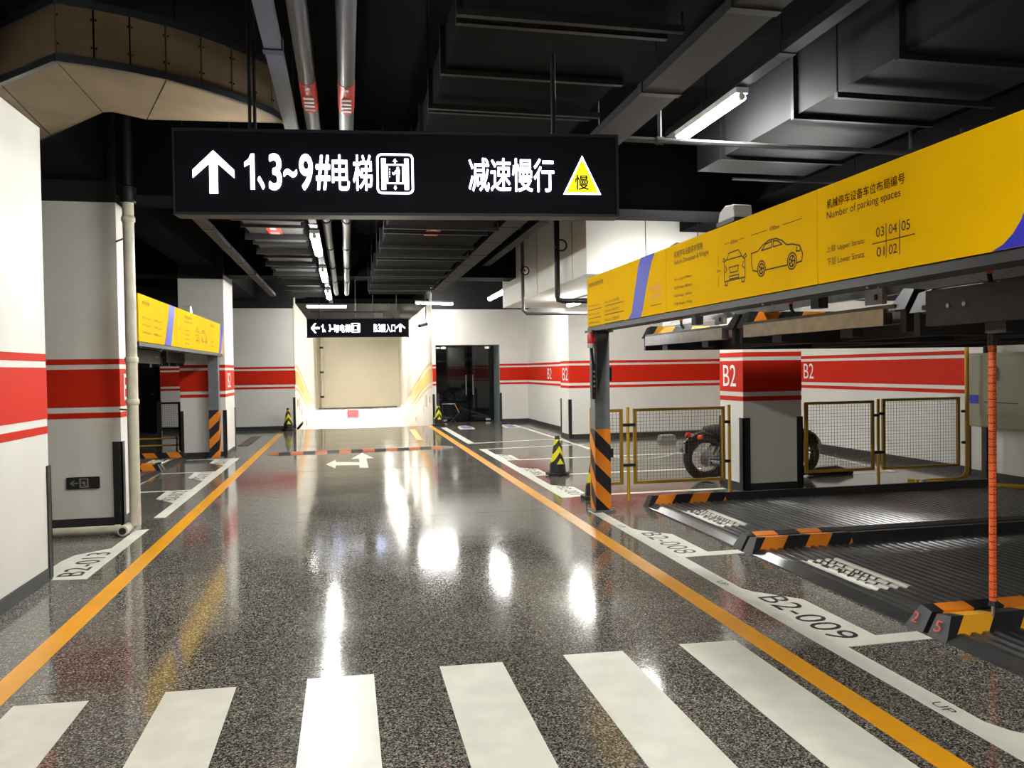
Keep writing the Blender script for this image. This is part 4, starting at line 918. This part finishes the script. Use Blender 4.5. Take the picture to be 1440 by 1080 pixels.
# left fences (dim, at the back of the left bays)
lf = thing('mesh_fence', (-3.6, 17.0, 0), 'small dark-framed mesh fence deep behind the left column', 'fence')
MB().box(-3.78, -3.70, 16.96, 17.04, 0, 1.12).box(-3.70, -3.34, 16.98, 17.02, .52, .58).box(-3.70, -3.34, 16.98, 17.02, 1.05, 1.09).box(-3.38, -3.34, 16.98, 17.02, .1, 1.05).build('fence_frame', M_dsteel, lf)
m_ = MB()
for k in range(8): m_.box(-3.68+k*.042, -3.677+k*.042, 16.99, 17.0, .58, 1.05)
for k in range(11): m_.box(-3.70, -3.36, 16.985, 16.995, .60+k*.042, .604+k*.042)
o = m_.build('wire_mesh', M_wire, lf); o['kind'] = 'stuff'
lr = thing('guard_rail', (-3.9, 16.9, 0), 'low yellow rail across the back of the left bays', 'rail')
for z in (.22, .36): MB().tube([(-5.6, 16.9, z), (-3.35, 16.9, z)], .016, 6).build('rail_bar', M_pipeY, lr)
for x in (-5.5, -3.4): MB().tube([(x, 16.9, 0), (x, 16.9, .4)], .02, 6).build('rail_post', M_fence, lr)

# ---------------------------------------------------------------- electrical cabinet
ca = thing('electrical_cabinet', (8.7, 9.1, .75), 'olive grey electrical cabinet on the right pier', 'cabinet')
box('cabinet_body', M_cab, ca, 8.55, 8.795, 8.1, 9.5, .76, 1.78, bevel=.01)
cdr = box('cabinet_door', M_cab, ca, 8.535, 8.55, 8.45, 9.46, .92, 1.74, bevel=.004)
box('door_label', M_blue, cdr, 8.53, 8.536, 9.25, 9.40, 1.08, 1.20); box('door_lock', M_chrome, cdr, 8.52, 8.536, 8.90, 8.93, 1.40, 1.58); box('door_slot', M_ink, cdr, 8.533, 8.536, 8.6, 9.15, 1.10, 1.11)
MB().tube([(8.7, 9.3, 1.78), (8.7, 9.3, 3.3)], .03, 8).tube([(8.7, 9.15, 1.78), (8.7, 9.15, 3.3)], .03, 8).build('conduit', M_dpipe, ca)

# ---------------------------------------------------------------- motorcycle
def wheel(parent, cx, cy, R, name):
    wl_ = MB().torus((cx, cy, R), R-.065, .065, 'y', 40, 10).build(name, M_rubber, parent, smooth=True)
    MB().torus((cx, cy, R), R-.13, .014, 'y', 36, 6).build('wheel_rim', M_chrome, wl_, smooth=True)
    MB().lathe((cx, cy-.05, R), [(.05, 0), (.06, .02), (.06, .08), (.05, .10)], 16, axis='y').build('wheel_hub', M_chrome, wl_)
    sp_ = MB()
    for k in range(20):
        a = 2*PI*k/20; d = .25*(1 if k % 2 else -1)
        sp_.tube([(cx+.05*math.cos(a+d), cy+.03*(1 if k % 2 else -1), R+.05*math.sin(a+d)), (cx+(R-.13)*math.cos(a), cy, R+(R-.13)*math.sin(a))], .003, 4)
    o = sp_.build('wheel_spokes', M_chrome, wl_)
    MB().lathe((cx, cy-.075, R), [(.12, 0), (.12, .006)], 20, axis='y').build('brake_disc', M_galv, wl_)
mo = thing('motorcycle', (5.75, 10.45, 0), 'black motorcycle with spoked wheels parked behind the B2 column', 'motorcycle')
RY, MR, MF = 10.42, 5.02, 6.50
M_moto = mat('black_gloss_paint', (.008, .008, .009), .15, coat=.5)
wheel(mo, MR, RY, .34, 'rear_wheel'); wheel(mo, MF, RY, .34, 'front_wheel')
def fender(cx, R, a0, a1, name, M):
    b = MB(); n = 14; ps = []
    for i in range(n+1):
        a = math.radians(a0+(a1-a0)*i/n)
        for yy, rr in ((-.085, R-.03), (-.06, R+.01), (0, R+.02), (.06, R+.01), (.085, R-.03)): ps.append((cx+rr*math.cos(a), RY+yy, .34+rr*math.sin(a)))
    b.add(ps, [(i*5+j, i*5+j+1, (i+1)*5+j+1, (i+1)*5+j) for i in range(n) for j in range(4)]); return b.build(name, M, mo, smooth=True)
fender(MR, .37, 30, 165, 'rear_fender', M_moto); fender(MF, .37, 20, 150, 'front_fender', M_moto)
MB().tube([(MF, RY-.09, .34), (6.18, RY-.09, 1.02)], .022, 8).tube([(MF, RY+.09, .34), (6.18, RY+.09, 1.02)], .022, 8).build('front_fork', M_chrome, mo, smooth=True)
MB().tube([(6.12, RY-.38, 1.08), (6.14, RY-.2, 1.10), (6.20, RY, 1.04), (6.14, RY+.2, 1.10), (6.12, RY+.38, 1.08)], .014, 8).build('handlebar', M_chrome, mo, smooth=True)
MB().lathe((6.26, RY, .93), [(.06, -.08), (.09, -.03), (.09, .03), (.07, .05)], 16, axis='x').build('headlight', M_chrome, mo, smooth=True)
MB().tube([(5.66, RY, .80), (5.74, RY, .85), (5.92, RY, .88), (6.08, RY, .86), (6.14, RY, .84)], .1, 14, rs=[.06, .12, .15, .12, .05]).build('fuel_tank', M_moto, mo, smooth=True)
MB().tube([(5.0, RY, .74), (5.15, RY, .72), (5.40, RY, .68), (5.62, RY, .72)], .1, 12, rs=[.05, .10, .13, .08]).build('seat', M_rubber, mo, smooth=True)
MB().box(5.50, 5.90, RY-.14, RY+.14, .22, .48).build('crankcase', M_galv, mo, bevel=.04)
MB().tube([(5.76, RY, .45), (5.88, RY, .74)], .085, 14).tube([(5.66, RY, .45), (5.52, RY, .68)], .085, 14).build('engine_cylinder', M_galv, mo, smooth=True)
MB().tube([(6.16, RY, .92), (5.95, RY, .25), (5.55, RY, .20), (5.40, RY, .60), (6.10, RY, .82)], .024, 8).build('frame_tube', M_moto, mo)
for s in (-.11, .11): MB().tube([(MR, RY+s, .34), (5.52, RY+s, .34)], .02, 8).build('swing_arm', M_galv, mo); MB().tube([(5.10, RY+s, .38), (5.28, RY+s, .70)], .03, 8).build('shock_absorber', M_chrome, mo)
MB().tube([(5.86, RY-.16, .60), (5.80, RY-.18, .30), (5.55, RY-.19, .24), (4.98, RY-.19, .30)], .04, 10, rs=[.025, .03, .045, .05]).build('exhaust_pipe', M_chrome, mo, smooth=True)
MB().lathe((4.74, RY, .67), [(.03, -.02), (.042, 0), (.042, .05)], 12, axis='x').build('tail_light', M_beacon, mo)
for s in (-.13, .13): MB().lathe((4.88, RY+s, .65), [(.028, -.03), (.03, .03)], 10, axis='x').build('turn_signal', M_orange, mo)
MB().tube([(5.35, RY-.1, .25), (5.30, RY-.26, .015)], .012, 6).build('side_stand', M_dsteel, mo)
box('number_plate', M_dim, mo, 4.66, 4.67, RY-.09, RY+.09, .42, .56); MB().tube([(4.67, RY, .5), (4.80, RY, .62)], .012, 6).build('plate_bracket', M_dsteel, mo)

# ---------------------------------------------------------------- cones
def cone(x, y, label, s=1., mirror=False):
    t = thing('traffic_cone', (0, 0, 0), label, 'cone', 'black and yellow cones')
    MB().lathe((0, 0, .055), [(.125, 0), (.118, .09), (.045, .50)], 20).build('cone_body', M_cone, t, smooth=True)
    MB().lathe((0, 0, .055), [(.130, 0), (.122, .12)], 20).build('lower_collar', M_rubber, t, smooth=True)
    MB().lathe((0, 0, .47), [(.056, 0), (.038, .13), (.03, .14)], 16).build('cone_tip', M_rubber, t, smooth=True)
    MB().prism([(.19*math.cos(a*PI/4+PI/8), .19*math.sin(a*PI/4+PI/8)) for a in range(8)], 0, .05).build('cone_base', M_rubber, t, bevel=.01)
    t.location = (x, y, 0); t.scale = (s, s, s); t.rotation_euler.z = .2
    return t
cone(3.18, 11.75, 'black and yellow chevron cone standing on a bay line', 1.0)
cone(3.05, 9.46, 'black and yellow cone half hidden behind the grey post')
cone(2.66, 23.45, 'black and yellow cone at the glass door corner', 1.05)
cone(-1.68, 23.3, 'black and yellow cone at the left ramp corner', 1.05)
rope = thing('white_rope', (3.2, 11.75, .6), 'thin white rope sagging from the cone to the motorcycle', 'rope')
pts = [(3.18+1.5*k/10, 11.75-1.2*k/10, .60-.35*math.sin(PI*k/10*.75)+.06*k/10) for k in range(11)]
MB().tube(pts, .007, 6).build('rope', M_fwhite, rope, smooth=True)

# ---------------------------------------------------------------- speed hump, drain grate, folding stand, wheel stop
hu = thing('speed_hump', (.28, 16.6, 0), 'striped black and orange speed hump across the lane', 'speed hump')
n = 16
for k in range(n):
    x0 = -1.62+k*3.82/n; x1 = x0+3.82/n-.004
    t0, t1 = (x0+1.62)/3.82, (x1+1.62)/3.82; ya, yb = 16.47+.22*t0, 16.47+.22*t1
    pr = [(-.16, 0), (-.07, .035), (.07, .035), (.16, 0)]
    if k == 0: pass
    sc0 = .35 if k == 0 else 1; sc1 = .35 if k == n-1 else 1
    MB().add([(x0, ya+p[0]*sc0, p[1]*sc0) for p in pr]+[(x1, yb+p[0]*sc1, p[1]*sc1) for p in pr], [(0, 1, 2, 3), (7, 6, 5, 4), (0, 4, 5, 1), (1, 5, 6, 2), (2, 6, 7, 3), (0, 3, 7, 4)]).build('hump_segment', M_rubber if k % 2 else mat('dull_orange_rubber', (.42, .10, .02), .5), hu)
gr = thing('drain_grate', (-2.35, 20, 0), 'narrow dark drain grate in the floor left of the lane', 'drain grate')
box('grate_frame', M_dsteel, gr, -2.46, -2.22, 18.6, 21.4, .0005, .004)
for k in range(18): box('grate_slat', mat('brown_grate_slat', (.20, .13, .09), .5), gr, -2.42, -2.26, 18.70+k*.15, 18.77+k*.15, .004, .012)
st = thing('folding_stand', (2.85, 22.9, 0), 'thin silver folding stand before the glass door', 'stand')
MB().tube([(2.72, 23.0, .66), (3.12, 23.0, .66)], .014, 6).build('top_bar', M_chrome, st); MB().tube([(3.10, 23.0, .66), (3.22, 23.0, .38), (2.85, 23.0, .0)], .012, 6).build('leg', M_dpipe, st)
MB().tube([(2.98, 23.05, .32), (3.22, 23.05, .0)], .012, 6).build('leg', M_dpipe, st); MB().tube([(3.10, 23.0, .66), (3.22, 23.0, .40)], .014, 6).build('brace', M_chrome, st); MB().tube([(2.74, 23.0, .66), (2.74, 23.0, 0)], .012, 6).build('leg', M_dpipe, st)
ws = thing('wheel_stop', (7.0, 16.5, 0), 'small grey block on the floor behind the fence', 'wheel stop')
MB().prism([(6.82, 0), (7.22, 0), (7.18, .12), (6.86, .12)], 16.4, 16.6, 'y').build('block', M_dim, ws); box('block_top', M_floody, ws, 6.88, 7.16, 16.43, 16.57, .12, .13)
bg = thing('dark_bag', (6.9, 10.4, 0), 'low dark cover lying on the floor by the front wheel', 'cover')
MB().tube([(6.7, 10.5, .03), (6.85, 10.48, .06), (7.15, 10.45, .07), (7.4, 10.42, .03)], .06, 10, rs=[.03, .06, .07, .03]).build('cover', M_dsteel, bg, smooth=True); box('cover_flap', M_dsteel, bg, 6.75, 7.35, 10.36, 10.42, 0, .02)
